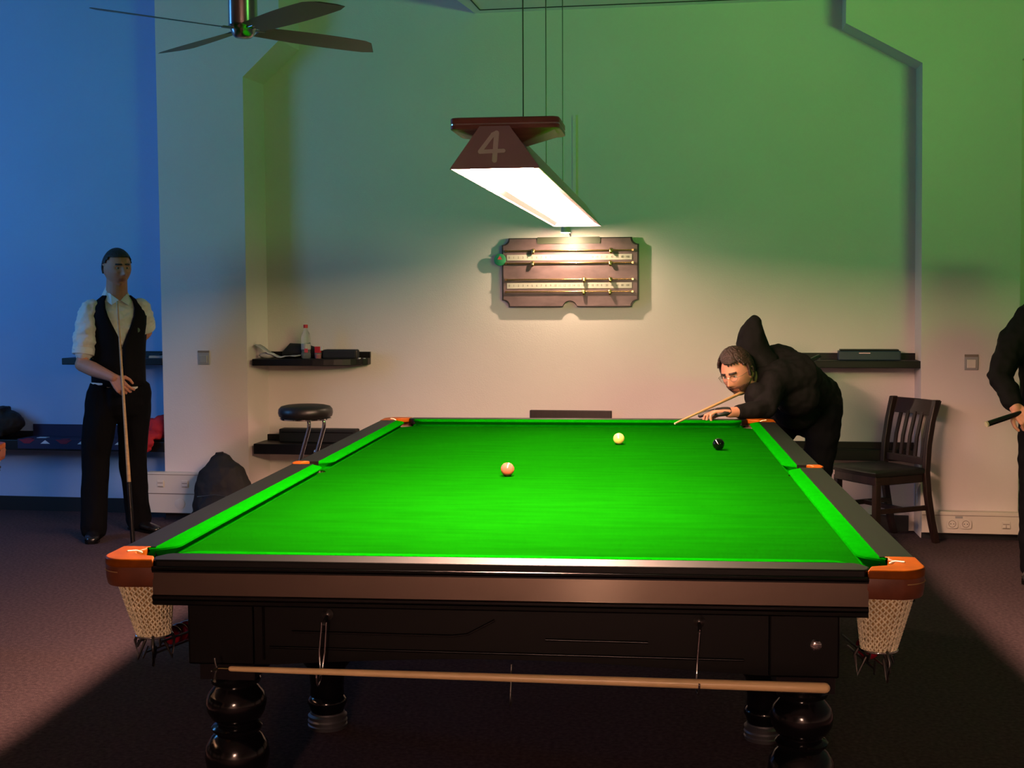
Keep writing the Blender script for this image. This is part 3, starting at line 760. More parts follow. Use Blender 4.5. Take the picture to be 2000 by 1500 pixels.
# items on upper left shelf
Z1 = 1.10
pp = wthing('crumpled_papers', 'white crumpled papers at the left end of the bottle shelf', 'papers', -2.13, 0.175, Z1)
mb = MB(); rs = []
G = 10
vs = []; fs = []
for i in range(G+1):
    for j in range(5):
        x = -0.10+0.30*i/G; y = -0.05+0.10*j/4; z = 0.012+0.085*max(0, 1-i/5)**1.3+0.012*mnoise.noise(Vector((x*25, y*25, 3)))+0.022*max(0, i/G-0.5)
        vs.append((x, y, z))
for i in range(G):
    for j in range(4): a = i*5+j; fs.append((a, a+5, a+6, a+1))
MB().add(vs, fs).build('paper_sheet', 'paper', pp, smooth=40, solid=0.003)
MB().ell((-0.03, 0.0, 0.022), (0.06, 0.035, 0.022), 12, 8).build('paper_wad', 'paper', pp, smooth=40)
ch = wthing('black_bundle', 'black soft bundle behind the bottle on the shelf', 'bag', -1.93, 0.072, Z1)
mb = MB(); mb.tube([(-0.13, 0, 0.03), (-0.10, 0, 0.045), (0.0, 0, 0.045), (0.10, 0, 0.032), (0.16, 0, 0.022)], [0.03, 0.055, 0.050, 0.034, 0.02], 12, ell=[0.05]*5, side=(0, 0, 1), round_=True); mb.build('fabric', 'pack', ch, smooth=60)
bo = wthing('water_bottle', 'clear plastic water bottle with red cap on the left shelf', 'bottle', -1.892, 0.17, Z1)
bp = [(0.0, 0.026), (0.004, 0.031), (0.03, 0.032), (0.05, 0.029), (0.06, 0.032), (0.10, 0.032), (0.11, 0.030), (0.12, 0.032), (0.145, 0.031), (0.17, 0.024), (0.19, 0.014), (0.20, 0.0125), (0.212, 0.0125)]
MB().lathe(bp, 24).build('bottle_body', 'bottle', bo, smooth=60)
MB().lathe([(0.205, 0.0145), (0.208, 0.015), (0.226, 0.015), (0.228, 0.013)], 20).build('cap', 'redcap', bo, smooth=40)
MB().lathe([(0.062, 0.0328), (0.098, 0.0328)], 24).build('label', 'plastic_grey', bo, smooth=60)
MB().box((0.012, -0.033, 0.055), (0.024, 0.004, 0.026)).build('sticker', 'red', bo, bevel=0.001)
gl = wthing('red_drink_glass', 'small tumbler with red contents beside the water bottle', 'glass', -1.808, 0.17, Z1)
MB().lathe([(0, 0.018), (0.003, 0.022), (0.038, 0.024), (0.040, 0.022)], 20).build('tumbler', 'bottle', gl, smooth=50)
MB().lathe([(0.002, 0.015), (0.03, 0.019)], 18).build('red_drink', 'redcap', gl, smooth=50)
MB().box((0, 0, 0.060), (0.040, 0.030, 0.042)).build('red_packet', 'redcap', gl, bevel=0.003)
MB().box((0.026, 0.0, 0.068), (0.012, 0.024, 0.026)).build('white_flap', 'paper', gl)
bc = wthing('black_pouch', 'flat black pouch at the right end of the left shelf', 'pouch', -1.66, 0.13, Z1)
MB().box((0, 0, 0.030), (0.235, 0.09, 0.060)).build('pouch', 'pack', bc, bevel=0.012)
MB().box((0.118, -0.04, 0.028), (0.005, 0.003, 0.05)).build('zip_edge', 'chrome', bc)
ca = wthing('coin_stack', 'two small pale coins on the shelf right of the pouch', 'coins', -1.525, 0.16, Z1)
MB().lathe([(0, 0.009), (0.006, 0.009)], 14).build('coin', 'paper', ca, smooth=40); MB().lathe([(0, 0.008), (0.004, 0.008)], 14, c=(0.035, 0)).build('coin', 'paper', ca, smooth=40)
# right shelf case
cs = wthing('instrument_case', 'dark blue flat case lying on the shelf behind the bent man', 'case', 1.78, 0.12, Z1)
MB().prism([(-0.19, -0.05), (0.19, -0.05), (0.19, 0.05), (-0.19, 0.05)], 0, 0.06).build('case_body', 'bluecase', cs, bevel=0.006)
MB().box((0.0, 0, 0.064), (0.36, 0.09, 0.010)).build('case_lid', 'shelf', cs, bevel=0.004)
MB().box((-0.03, -0.051, 0.046), (0.07, 0.003, 0.005)).build('clasp', 'chrome', cs)
# things on bay shelves
sc2 = wthing('score_sheets', 'pale sheets lying on the shelf behind the man in the waistcoat', 'papers', -2.965, 0.12, Z1)
MB().box((0, 0, 0.008), (0.11, 0.10, 0.016), Matrix.Rotation(0.2, 4, 'Z')).build('sheet', 'plastic_grey', sc2)
MB().box((-0.01, -0.02, 0.022), (0.10, 0.03, 0.008), Matrix.Rotation(-0.3, 4, 'Z')).build('pencil_tray', 'shelf', sc2)
# patterned cloth with triangles on the low bay shelf
pc = wthing('patterned_cloth', 'navy, red and white triangle patterned cloth draped over the low left shelf', 'cloth', -3.50, 0.0, 0.53)
base = MB().box((0, -0.135, 0.005), (0.92, 0.216, 0.006)).box((0, -0.248, -0.025), (0.92, 0.006, 0.066)).box((0, -0.034, 0.048), (0.92, 0.008, 0.088)).build('cloth_base', 'navy', pc)
for i in range(7):
    x = -0.39+i*0.137
    if i % 2 == 0: MB().rings([[(x-0.06, -0.2515, 0.006), (x+0.06, -0.2515, 0.006), (x+0.02, -0.2515, -0.022), (x-0.02, -0.2515, -0.022)], [(x-0.06, -0.253, 0.006), (x+0.06, -0.253, 0.006), (x+0.02, -0.253, -0.022), (x-0.02, -0.253, -0.022)]]).build('red_patch', 'crimson', pc)
    else: MB().rings([[(x-0.035, -0.2515, -0.022), (x+0.035, -0.2515, -0.022), (x, -0.2515, 0.003)], [(x-0.035, -0.2535, -0.022), (x+0.035, -0.2535, -0.022), (x, -0.2535, 0.003)]]).build('white_triangle', 'whitefab', pc)
    if i % 3 == 1: MB().box((x-0.07, -0.15, 0.010), (0.07, 0.05, 0.003)).build('white_patch', 'whitefab', pc)
    else: MB().box((x, -0.22, 0.0095), (0.05, 0.04, 0.003)).build('red_patch', 'crimson', pc)
rb = wthing('red_jacket', 'bright red crumpled jacket on the low shelf beside the pier', 'jacket', -2.985, 0.14, 0.53)
mb = MB(); mb.ell((0, 0, 0.075), (0.10, 0.07, 0.075)).ell((-0.03, -0.01, 0.13), (0.045, 0.04, 0.03)).ell((0.05, 0, 0.14), (0.05, 0.045, 0.035)).ell((0.0, -0.08, 0.045), (0.08, 0.06, 0.035)).ell((-0.02, -0.135, 0.0), (0.06, 0.026, 0.07))
mb2 = MB(); mb2.v = [tuple(Matrix.Rotation(A4, 3, 'Z') @ Vector(p)+rb.location) for p in mb.v]; mb2.f = mb.f; mb2.m = mb.m
o_ = mb2.remesh('jacket_fabric', 'redcloth', rb, 0.008, 3, folds(0.012, 22)); o_.rotation_euler = (0, 0, -A4)
bg = wthing('black_bag', 'black soft bag on the low shelf at the left edge', 'bag', -4.175, 0.15, 0.545)
mb = MB(); mb.ell((-0.01, 0, 0.10), (0.22, 0.11, 0.10)).ell((-0.06, 0, 0.15), (0.15, 0.10, 0.06)).box((-0.08, 0, 0.105), (0.32, 0.15, 0.20))
mb2 = MB(); mb2.v = [tuple(Matrix.Rotation(A4, 3, 'Z') @ Vector(p)+bg.location) for p in mb.v]; mb2.f = mb.f; mb2.m = mb.m
o_ = mb2.remesh('bag_body', 'pack', bg, 0.010, 6, folds(0.010, 16)); o_.rotation_euler = (0, 0, -A4)
# dark ledge just above the table
le = wthing('bench_back', 'dark brown board against the back wall, showing over the far cushion', 'board', -0.122, 0.0, 0.0)
MB().box((0, -0.02, 0.66), (0.545, 0.04, 0.19)).build('board', 'chairwood', le, bevel=0.004)
MB().box((0, -0.14, 0.45), (0.56, 0.28, 0.04)).build('seat', 'chairwood', le, bevel=0.004)
for sx in (-1, 1): MB().box((sx*0.25, -0.24, 0.215), (0.04, 0.04, 0.43)).box((sx*0.25, -0.02, 0.28), (0.04, 0.04, 0.56)).build('leg', 'chairwood', le)

# switches
def switch(label, s, z, cover):
    t = wthing('wall_switch', label, 'switch', s, PD, z)
    MB().box((0, -0.004, 0), (0.082, 0.008, 0.082)).build('plate', 'plastic_grey', t, bevel=0.003)
    MB().box((0, -0.010, -0.002), (0.052, 0.008, 0.052)).build('rocker', 'plastic_white' if cover else 'plastic_grey', t, bevel=0.003)
    MB().box((0, -0.005, 0.048), (0.080, 0.010, 0.014)).build('label_strip', 'groove', t)
switch('square light switch on the pier left of the shelf with the bottle', -2.587, 1.100, False)
switch('square light switch on the pier at the right, above the sockets', 2.379, 1.088, True)
# trunking
tl = wthing('cable_trunking', 'cream cable trunking box at the foot of the left pier', 'trunking', -2.66, PD, 0.055)
MB().box((0, -0.035, 0.138), (0.66, 0.07, 0.275)).build('box', 'plastic_white', tl, bevel=0.003)
MB().box((0, -0.071, 0.132), (0.66, 0.003, 0.005)).box((0, -0.071, 0.262), (0.66, 0.003, 0.003)).build('lid_groove', 'groove', tl)
for x in (-0.226, -0.052):
    q = MB().box((x, -0.073, 0.200), (0.046, 0.008, 0.046)).build('data_outlet', 'plastic_white', tl, bevel=0.002)
    MB().box((x, -0.0775, 0.205), (0.036, 0.003, 0.004)).box((x, -0.0775, 0.182), (0.034, 0.003, 0.003)).build('outlet_slot', 'groove', q)
MB().lathe([(0, 0.036), (0.003, 0.036), (0.004, 0.033)], 28, M4=Matrix.Translation((-0.09, -0.070, 0.065)) @ Matrix.Rotation(PI/2, 4, 'X')).build('blank_cover', 'plastic_white', tl, smooth=40)
tr_ = wthing('cable_trunking', 'cream cable trunking with double socket at the foot of the right pier', 'trunking', 2.384, PD, 0.045)
MB().box((0, -0.035, 0.0665), (0.585, 0.07, 0.133)).build('box', 'plastic_white', tr_, bevel=0.003)
MB().box((0, -0.071, 0.111), (0.58, 0.003, 0.003)).build('lid_groove', 'groove', tr_)
for x in (-0.112, -0.032):
    q = MB().prism(rrect(0.068, 0.056, 0.016), 0, 0.010, M4=Matrix.Translation((x, -0.070, 0.058)) @ Matrix.Rotation(PI/2, 4, 'X')).build('power_socket', 'plastic_white', tr_, bevel=0.002)
    MB().rings([[(x+r_*math.cos(2*PI*j/20), y_, 0.060+r_*math.sin(2*PI*j/20)) for j in range(20)] for r_, y_ in ((0.022, -0.0795), (0.022, -0.0815), (0.019, -0.0815), (0.019, -0.0800))], closed=True).build('socket_well', 'groove', q)
    MB().ell((x-0.009, -0.0805, 0.060), (0.003, 0.001, 0.003), 8, 6).ell((x+0.009, -0.0805, 0.060), (0.003, 0.001, 0.003), 8, 6).build('socket_hole', 'skirt', q)
MB().box((-0.072, -0.073, 0.100), (0.044, 0.004, 0.013)).build('label_plate', 'plastic_grey', tr_)
q = MB().box((0.205, -0.073, 0.058), (0.050, 0.008, 0.046)).build('data_outlet', 'plastic_white', tr_, bevel=0.002)
MB().box((0.205, -0.0775, 0.064), (0.038, 0.003, 0.004)).box((0.205, -0.0775, 0.040), (0.038, 0.003, 0.003)).box((0.205, -0.0775, 0.050), (0.003, 0.003, 0.018)).build('outlet_slot', 'groove', q)
MB().lathe([(0, 0.030), (0.002, 0.030)], 24, M4=Matrix.Translation((-0.225, -0.070, 0.050)) @ Matrix.Rotation(PI/2, 4, 'X')).build('blank_cover', 'plastic_white', tr_, smooth=40)

# ---------------------------------------------------------------- stool
st = thing('bar_stool', 'round black padded bar stool on bent chrome legs behind the table', 'stool', (-1.725, 4.70, 0))
ZS = 0.772
MB().lathe([(ZS, 0.150), (ZS+0.008, 0.163), (ZS+0.030, 0.169), (ZS+0.052, 0.166), (ZS+0.068, 0.152), (ZS+0.076, 0.120), (ZS+0.079, 0.05), (ZS+0.079, 0.01)], 40).build('seat', 'seatblack', st, smooth=60)
MB().lathe([(ZS-0.012, 0.155), (ZS-0.010, 0.160), (ZS-0.003, 0.160), (ZS-0.001, 0.155)], 40).build('seat_ring', 'chrome', st, smooth=40)
for sx, sy in ((0.035, -0.05), (0.105, 0.05)):
    MB().tube([(sx-0.02, sy, ZS-0.008), (sx-0.003, sy, ZS-0.016), (sx, sy, ZS-0.040), (sx-0.002, sy, ZS-0.065), (sx-0.055, sy, 0.53), (sx-0.15, sy, 0.20), (sx-0.17, sy, 0.10), (sx-0.17, sy, 0.02)], 0.0125, 10, round_=True).build('leg', 'chrome', st, smooth=60)
MB().tube([(-0.06+0.20*math.cos(2*PI*j/32), 0.20*math.sin(2*PI*j/32), 0.014) for j in range(32)], 0.012, 8, closed=True).build('base_ring', 'chrome', st, smooth=60)
MB().box((-0.10, 0, 0.014), (0.04, 0.38, 0.014)).box((-0.06, 0, 0.014), (0.38, 0.03, 0.012)).build('base_bar', 'chrome', st)

# ---------------------------------------------------------------- wooden chair
s_ang = math.radians(120)
sd = Vector((math.cos(s_ang), math.sin(s_ang), 0)); fd = Vector((-sd.y, sd.x, 0))
P1 = Vector((2.065, 4.86, 0)); cen_ = P1+sd*0.19+fd*0.20
# local: +x = near side (-sd), -y = front
ch = thing('wooden_chair', 'dark brown slat-back wooden chair standing right of the table', 'chair', cen_, math.atan2(-sd.y, -sd.x))
SH = 0.445
def P(x, y, z): return (x, y, z)
plan = [(-0.20, 0.17), (-0.215, -0.10), (-0.20, -0.20)]+[(-0.20+0.40*i/6, -0.205-0.012*math.sin(PI*i/6)) for i in range(1, 6)]+[(0.20, -0.20), (0.215, -0.10), (0.20, 0.17)]
MB().prism([(x*0.97, y*0.97) for x, y in plan], SH-0.065, SH-0.012).build('seat_frame', 'chairwood', ch, bevel=0.006)
mb = MB(); rs = []
for z, k in ((SH-0.012, 1.0), (SH+0.008, 1.02), (SH+0.022, 0.97), (SH+0.028, 0.80)): rs.append([(x*k, y*k, z) for x, y in plan])
mb.rings(rs).build('seat', 'seatblack', ch, smooth=50)
def beam(pts, w_, d_):
    mb = MB(); rs = []
    for x, y, z in pts: rs.append([(x-w_/2, y-d_/2, z), (x+w_/2, y-d_/2, z), (x+w_/2, y+d_/2, z), (x-w_/2, y+d_/2, z)])
    return mb.rings(rs)
for sx in (-1, 1):
    beam([(sx*0.19, 0.275, 0.0), (sx*0.19, 0.235, 0.15), (sx*0.19, 0.205, 0.30), (sx*0.19, 0.19, 0.44), (sx*0.19, 0.20, 0.60), (sx*0.19, 0.225, 0.74), (sx*0.192, 0.26, 0.875)], 0.034, 0.042).build('back_leg', 'chairwood', ch, bevel=0.005, smooth=30)
    beam([(sx*0.18, -0.175, 0.0), (sx*0.18, -0.175, SH-0.04)], 0.040, 0.040).build('front_leg', 'chairwood', ch, bevel=0.005)
    MB().box((sx*0.18, 0.02, 0.22), (0.022, 0.42, 0.03)).build('stretcher', 'chairwood', ch, bevel=0.003)
MB().box((0, 0.03, 0.22), (0.36, 0.03, 0.025)).build('stretcher', 'chairwood', ch)
mb = MB(); rs = []
for i in range(9):
    u = i/8; x = -0.20+0.40*u; y = 0.245+0.022*math.sin(PI*u)
    rs.append([(x, y-0.003, 0.775), (x, y+0.018, 0.775), (x, y+0.050, 0.868), (x, y+0.030, 0.868)])
mb.rings(rs).build('top_rail', 'chairwood', ch, bevel=0.003, smooth=30)
for i in range(5):
    x = -0.125+i*0.0625
    MB().rings([[(x-0.011, 0.205, 0.50), (x+0.011, 0.205, 0.50), (x+0.011, 0.217, 0.50), (x-0.011, 0.217, 0.50)], [(x-0.012, 0.222, 0.64), (x+0.012, 0.222, 0.64), (x+0.012, 0.234, 0.64), (x-0.012, 0.234, 0.64)], [(x-0.012, 0.262, 0.79), (x+0.012, 0.262, 0.79), (x+0.012, 0.274, 0.79), (x-0.012, 0.274, 0.79)]]).build('back_slat', 'chairwood', ch)
MB().box((0, 0.205, 0.50), (0.36, 0.022, 0.045)).build('lower_back_rail', 'chairwood', ch, bevel=0.003)

# ---------------------------------------------------------------- backpack on the floor
bk = thing('backpack', 'black backpack standing on the floor against the left pier', 'backpack', (-2.37, 5.03, 0))
mb = MB(); L_ = bk.location
mb.tube([L_+Vector((0, 0, 0.05)), L_+Vector((0, 0, 0.16)), L_+Vector((0, 0.01, 0.30)), L_+Vector((-0.01, 0.02, 0.40)), L_+Vector((-0.015, 0.03, 0.455))], [0.20, 0.20, 0.185, 0.145, 0.07], 24, ell=[0.11, 0.12, 0.11, 0.09, 0.05], side=(1, 0, 0), round_=True)
mb.ell(L_+Vector((0.0, -0.10, 0.14)), (0.13, 0.05, 0.11)).ell(L_+Vector((-0.14, 0, 0.06)), (0.10, 0.10, 0.07)).ell(L_+Vector((0.13, 0, 0.09)), (0.08, 0.10, 0.09))
mb.remesh('pack_body', 'pack', bk, 0.009, 5, folds(0.008, 14))
MB().tube([(-0.06, 0.03, 0.46), (-0.04, 0.02, 0.50), (0.0, 0.02, 0.505), (0.02, 0.03, 0.46)], 0.008, 8).build('handle', 'pack', bk, smooth=60)
MB().tube([(-0.12, -0.145, 0.24), (0, -0.158, 0.255), (0.12, -0.145, 0.24)], 0.003, 6).build('zip', 'darkmetal', bk, smooth=60)
#PEOPLE
# ---------------------------------------------------------------- people
def V(*a): return Vector(a)
def g2(x, z, x0, z0, sx, sz): return math.exp(-((x-x0)/sx)**2-((z-z0)/sz)**2)
def head_pt(th, ph, off=0.0, wide=1.0):
    d = Vector((math.sin(th)*math.cos(ph), -math.cos(th)*math.cos(ph), math.sin(ph)))
    x, y, z = 0.077*wide*d.x, 0.096*d.y, 0.120*d.z
    t = max(0.0, -d.z)
    x *= 1-0.30*t**1.6
    if d.y > 0: y *= 1-0.30*t
    else: y *= 1-0.05*t**2
    fr = max(0.0, min(1.0, (-d.y-0.1)*2.2))
    if fr > 0:
        ax = abs(x); dy = 0
        dy -= 0.026*g2(x, z, 0, -0.034, 0.0115, 0.013)+0.016*g2(x, z, 0, -0.012, 0.0085, 0.024)
        dy -= 0.006*g2(ax, z, 0.012, -0.040, 0.007, 0.008)
        dy += 0.012*g2(ax, z, 0.030, 0.004, 0.016, 0.012)
        dy -= 0.005*g2(ax, z, 0.028, 0.026, 0.022, 0.009)
        dy -= 0.005*g2(ax, z, 0.044, -0.026, 0.018, 0.018)
        dy -= 0.007*g2(x, z, 0, -0.064, 0.022, 0.0055)+0.007*g2(x, z, 0, -0.075, 0.019, 0.006)
        dy += 0.004*g2(x, z, 0, -0.0695, 0.024, 0.0022)
        dy += 0.004*g2(x, z, 0, -0.087, 0.020, 0.006)
        dy -= 0.012*g2(x, z, 0, -0.105, 0.020, 0.014)
        y += dy*fr
    p = Vector((x, y, z))
    if off: p += d*off
    return p
NU, NV = 96, 72
def head_grid(fn_off=None, wide=1.0):
    rs = []
    for i in range(NV+1):
        ph = -PI/2+PI*i/NV; ph = max(-PI/2+0.01, min(PI/2-0.01, ph))
        rs.append([head_pt(2*PI*j/NU, ph, fn_off(2*PI*j/NU, ph) if fn_off else 0, wide) for j in range(NU)])
    return rs
def head_shell(cond, off, M4, wide=1.0):
    mb = MB(); idx = {}
    def vid(i, j):
        j %= NU
        if (i, j) not in idx:
            ph = -PI/2+PI*i/NV; ph = max(-PI/2+0.01, min(PI/2-0.01, ph)); th = 2*PI*j/NU
            th2 = th if th <= PI else th-2*PI
            idx[(i, j)] = len(mb.v); mb.v.append(tuple(M4 @ head_pt(th, ph, off(th2, ph), wide)))
        return idx[(i, j)]
    for i in range(NV):
        for j in range(NU):
            ph = -PI/2+PI*(i+0.5)/NV; th = 2*PI*(j+0.5)/NU; th = th if th <= PI else th-2*PI
            if cond(math.degrees(th), math.degrees(ph), head_pt(th, ph)):
                mb.f.append([vid(i, j), vid(i, j+1), vid(i+1, j+1), vid(i+1, j)]); mb.m.append(0)
    return mb
def orient(pos, fwd, up=(0, 0, 1)):
    f = Vector(fwd).normalized(); u = Vector(up); u = (u-f*u.dot(f)).normalized(); r = (-f).cross(u)*-1
    r = f.cross(u)
    m_ = Matrix((r*-1 if False else r, -f, u)).transposed().to_4x4(); m_.translation = Vector(pos)
    return m_
def ear(mb, M4):
    for sx in (-1, 1):
        c = V(sx*0.076, 0.012, -0.006)
        mb.tube([M4 @ (c+V(sx*0.006+sx*0.006*math.sin(a), 0.016*math.cos(a), 0.030*math.sin(a))) for a in [2*PI*k/14 for k in range(14)]], 0.0055, 8, closed=True)
        mb.ell(M4 @ (c+V(sx*0.002, 0, -0.004)), (0.008, 0.014, 0.024), 12, 8, F=M4.to_3x3())
def limb(mb, pts, rr, n=14): mb.tube(pts, rr, n, round_=True)
def hand(mb, wrist, fdir, palm, thumb_side, curl=(25, 40, 30), spread=0.10, s=1.0, curls=None):
    """wrist point, direction to the fingers, palm normal (the way the fingers close), thumb side vector"""
    f = Vector(fdir).normalized(); p = Vector(palm); p = (p-f*p.dot(f)).normalized(); t = Vector(thumb_side); t = (t-f*t.dot(f)-p*t.dot(p)).normalized()
    w = Vector(wrist); tips = []
    base = []
    for k in range(4):
        o = (0.030-0.0205*k)*s
        kn = w+f*(0.088-0.004*abs(k-1))*s+t*o
        limb(mb, [w+t*o*0.6+f*0.004, w+f*0.05*s+t*o*0.9, kn], [0.013*s, 0.0125*s, 0.0105*s], 10)
        base.append(kn)
    L = [(0.042, 0.026, 0.020), (0.046, 0.029, 0.021), (0.043, 0.027, 0.020), (0.034, 0.020, 0.018)]
    for k in range(4):
        c = (curls[k] if curls else curl); d = (f+t*spread*(1.2-0.8*k)).normalized(); a = base[k]; pts = [a]; rad = [0.0092*s]
        ang = 0
        for q in range(3):
            ang += math.radians(c[q]); dd = d*math.cos(ang)+p*math.sin(ang)
            a = a+dd*L[k][q]*s; pts.append(a); rad.append((0.0085, 0.0078, 0.0066)[q]*s)
        limb(mb, pts, rad, 10); tips.append(a)
    a0 = w+f*0.018*s+t*0.020*s; a1 = a0+(f*0.55+t*0.75+p*0.25).normalized()*0.040*s
    a2 = a1+(f*0.85+t*0.25+p*0.40).normalized()*0.032*s; a3 = a2+(f*0.85-t*0.15+p*0.50).normalized()*0.025*s
    limb(mb, [a0, a1, a2, a3], [0.014*s, 0.0115*s, 0.0098*s, 0.0078*s], 10)
def eyes(parent, M4, look=(0, -1, 0)):
    R3 = M4.to_3x3()
    for sx in (-1, 1):
        c = M4 @ V(sx*0.030, -0.0725, 0.004)
        e = MB().ell(c, (0.0118, 0.0118, 0.0105), 18, 12).build('eye', 'eyewhite', parent, smooth=180, world=True)
        q = MB().ell(M4 @ (V(sx*0.030, -0.0725, 0.004)+Vector(look).normalized()*0.0085), (0.0058, 0.0042, 0.0058), 14, 10, F=R3).build('iris', 'iris', e, smooth=180)
        q.data.transform(Matrix.Translation(-Vector(parent.location)))
def lips_fn(M4):
    inv = M4.inverted()
    def f(p):
        q = inv @ p
        return 1 if (q.y < -0.07 and abs(q.x) < 0.023 and -0.080 < q.z < -0.0595) else 0
    return f
def shoe(name, toe, heel, parent, h=0.075, mt='shoe'):
    t_, h_ = Vector(toe), Vector(heel); d = (t_-h_).normalized(); L = (t_-h_).length; s_ = V(-d.y, d.x, 0)
    mb = MB(); rs = []
    for u, wd, ht in ((0.0, 0.022, 0.05), (0.06, 0.034, 0.075), (0.22, 0.038, 0.082), (0.42, 0.037, 0.070), (0.60, 0.042, 0.052), (0.80, 0.044, 0.042), (0.94, 0.034, 0.034), (1.0, 0.018, 0.024)):
        c = h_+d*L*u; ring = []
        for k in range(16):
            a = 2*PI*k/16; yy = math.sin(a); zz = max(0.012, 0.012+ht*(0.5+0.5*yy)) if yy > -0.6 else 0.012
            ring.append(c+s_*math.cos(a)*wd+V(0, 0, zz))
        rs.append(ring)
    mb.rings(rs); o = mb.build(name, mt, parent, smooth=60, world=True)
    mb = MB(); out = []
    for u, wd in ((0.0, 0.026), (0.1, 0.037), (0.4, 0.037), (0.7, 0.046), (0.92, 0.038), (1.0, 0.02)): out.append((u, wd))
    pl = [h_+d*L*u+s_*wd for u, wd in out]+[h_+d*L*u-s_*wd for u, wd in out[::-1]]
    b = MB().rings([[p+V(0, 0, 0.0) for p in pl], [p+V(0, 0, 0.016) for p in pl]]).build('sole', 'mould', o)
    b.data.transform(Matrix.Translation(-Vector(parent.location)))
    return o
def eloft(mb, secs, side, n=28):
    """sections: (centre, half width along side, half depth)"""
    mb.tube([c for c, a, b in secs], [a for c, a, b in secs], n, ell=[b for c, a, b in secs], side=side, round_=True)

# ---- the man in the waistcoat
p1 = thing('person', 'man in white shirt and black waistcoat standing with an upright cue, left', 'person', (-2.96, 4.83, 0))
f1 = V(0.56, -0.83, 0).normalized(); r1 = V(f1.y, -f1.x, 0)    # r1 = towards his right side
c1 = V(-2.975, 4.85, 0)
def B1(r, f, z): return c1+r1*r+f1*f+V(0, 0, z)
H1 = orient(B1(0.0, 0.030, 1.700), V(0.72, -0.69, -0.04))
shR, shL = B1(0.178, 0, 1.440), B1(-0.158, 0, 1.450)
elR = onY(160, 712, 4.68); wrR = onY(222, 738, 4.57); cueh = onY(240, 757, 4.55)
elL = onY(284, 648, 5.06); wrL = B1(-0.03, -0.17, 1.12)
mb = MB(); mb.rings([[H1 @ p for p in r] for r in head_grid(wide=1.10)]); ear(mb, H1)
limb(mb, [B1(0, -0.01, 1.42), B1(0, 0.0, 1.53), B1(0, 0.015, 1.63)], [0.080, 0.068, 0.064], 20)
eloft(mb, [(B1(0, 0, 0.95), 0.13, 0.09), (B1(0, 0, 1.1), 0.13, 0.09), (B1(0, 0, 1.35), 0.15, 0.09), (B1(0, 0, 1.45), 0.12, 0.06)], r1)
limb(mb, [shR+r1*-0.015, elR], [0.038, 0.040]); limb(mb, [elR, elR.lerp(wrR, 0.35), wrR], [0.044, 0.046, 0.028], 18)
limb(mb, [shL+r1*0.015, elL], [0.038, 0.040]); limb(mb, [elL, elL.lerp(wrL, 0.35), wrL], [0.044, 0.045, 0.03], 18)
hipR, hipL = B1(0.095, 0, 0.93), B1(-0.095, 0, 0.93)
ftR, ftL = V(-3.085, 4.66, 0), V(-2.925, 4.99, 0)
knR, knL = V(-3.095, 4.74, 0.50), V(-2.93, 4.93, 0.50)
limb(mb, [hipR, knR, ftR+V(0, 0, 0.09)], [0.07, 0.05, 0.035]); limb(mb, [hipL, knL, ftL+V(0, 0, 0.09)], [0.07, 0.05, 0.035])
fd1 = (cueh-wrR).normalized()
hand(mb, wrR+fd1*0.0, fd1+V(0.25, 0, -0.35), V(0.1, 0.95, -0.3), V(0.1, -0.1, 1), curls=[(35, 50, 35), (50, 55, 35), (55, 60, 40), (60, 60, 40)], s=1.05)
hand(mb, wrL, V(-0.9, -0.2, -0.2), V(0, -1, 0), V(0, 0, 1))
body1 = mb.remesh('body', ['skin', 'lip'], p1, 0.0042, 2, fn=lips_fn(H1))
eyes(p1, H1)
def hair1(th, ph, p):
    a = abs(th)
    if a < 66: return ph > 34
    if a < 78: return ph > 26
    if a < 96: return ph > 14
    return ph > -14
head_shell(hair1, lambda th, ph: 0.0040+0.001*mnoise.noise(V(th*9, ph*9, 1)), H1, wide=1.10).build('hair', 'hair', p1, smooth=60, world=True, solid=0.006)
head_shell(lambda th, ph, p: p.y < -0.05 and 0.012 < abs(p.x) < 0.046 and 0.020 < p.z-0.10*(0.03-abs(abs(p.x)-0.03)) < 0.0285, lambda th, ph: 0.0025, H1).build('eyebrows', 'hair', p1, smooth=60, world=True, solid=0.002)
# shirt with rolled sleeves
mb = MB()
eloft(mb, [(B1(0, 0, 0.94), 0.160, 0.115), (B1(0, 0, 1.10), 0.162, 0.112), (B1(0, 0, 1.28), 0.175, 0.118), (B1(0, 0, 1.40), 0.180, 0.108), (B1(0, -0.005, 1.48), 0.135, 0.078), (B1(0, -0.005, 1.525), 0.070, 0.066)], r1)
limb(mb, [shR+r1*-0.012, shR.lerp(elR, 0.45), shR.lerp(elR, 0.74)], [0.065, 0.074, 0.066], 18)
limb(mb, [shL+r1*0.012, shL.lerp(elL, 0.4), shL.lerp(elL, 0.70)], [0.062, 0.066, 0.058], 18)
mb.remesh('shirt', 'shirt', p1, 0.0065, 3, folds(0.011, 17, 0, 1.4))
for a, b, k in ((shR, elR, 0.76), (shL, elL, 0.72)):
    d = (b-a).normalized(); c = a.lerp(b, k)
    MB().tube([c-d*0.022, c-d*0.018, c+d*0.020, c+d*0.024], [0.064, 0.070, 0.068, 0.060], 20).build('rolled_cuff', 'shirt', p1, smooth=60, world=True)
for sg in (1, -1):
    cl_ = MB(); q = [B1(sg*0.056, -0.030, 1.585), B1(sg*0.060, 0.012, 1.560), B1(sg*0.046, 0.055, 1.535), B1(sg*0.006, 0.088, 1.498), B1(sg*0.052, 0.095, 1.468), B1(sg*0.085, 0.040, 1.508), B1(sg*0.085, -0.030, 1.530)]
    cl_.add(q, [(0, 1, 5, 6), (1, 2, 4, 5), (2, 3, 4)]); cl_.build('collar', 'shirt', p1, world=True, solid=0.004)
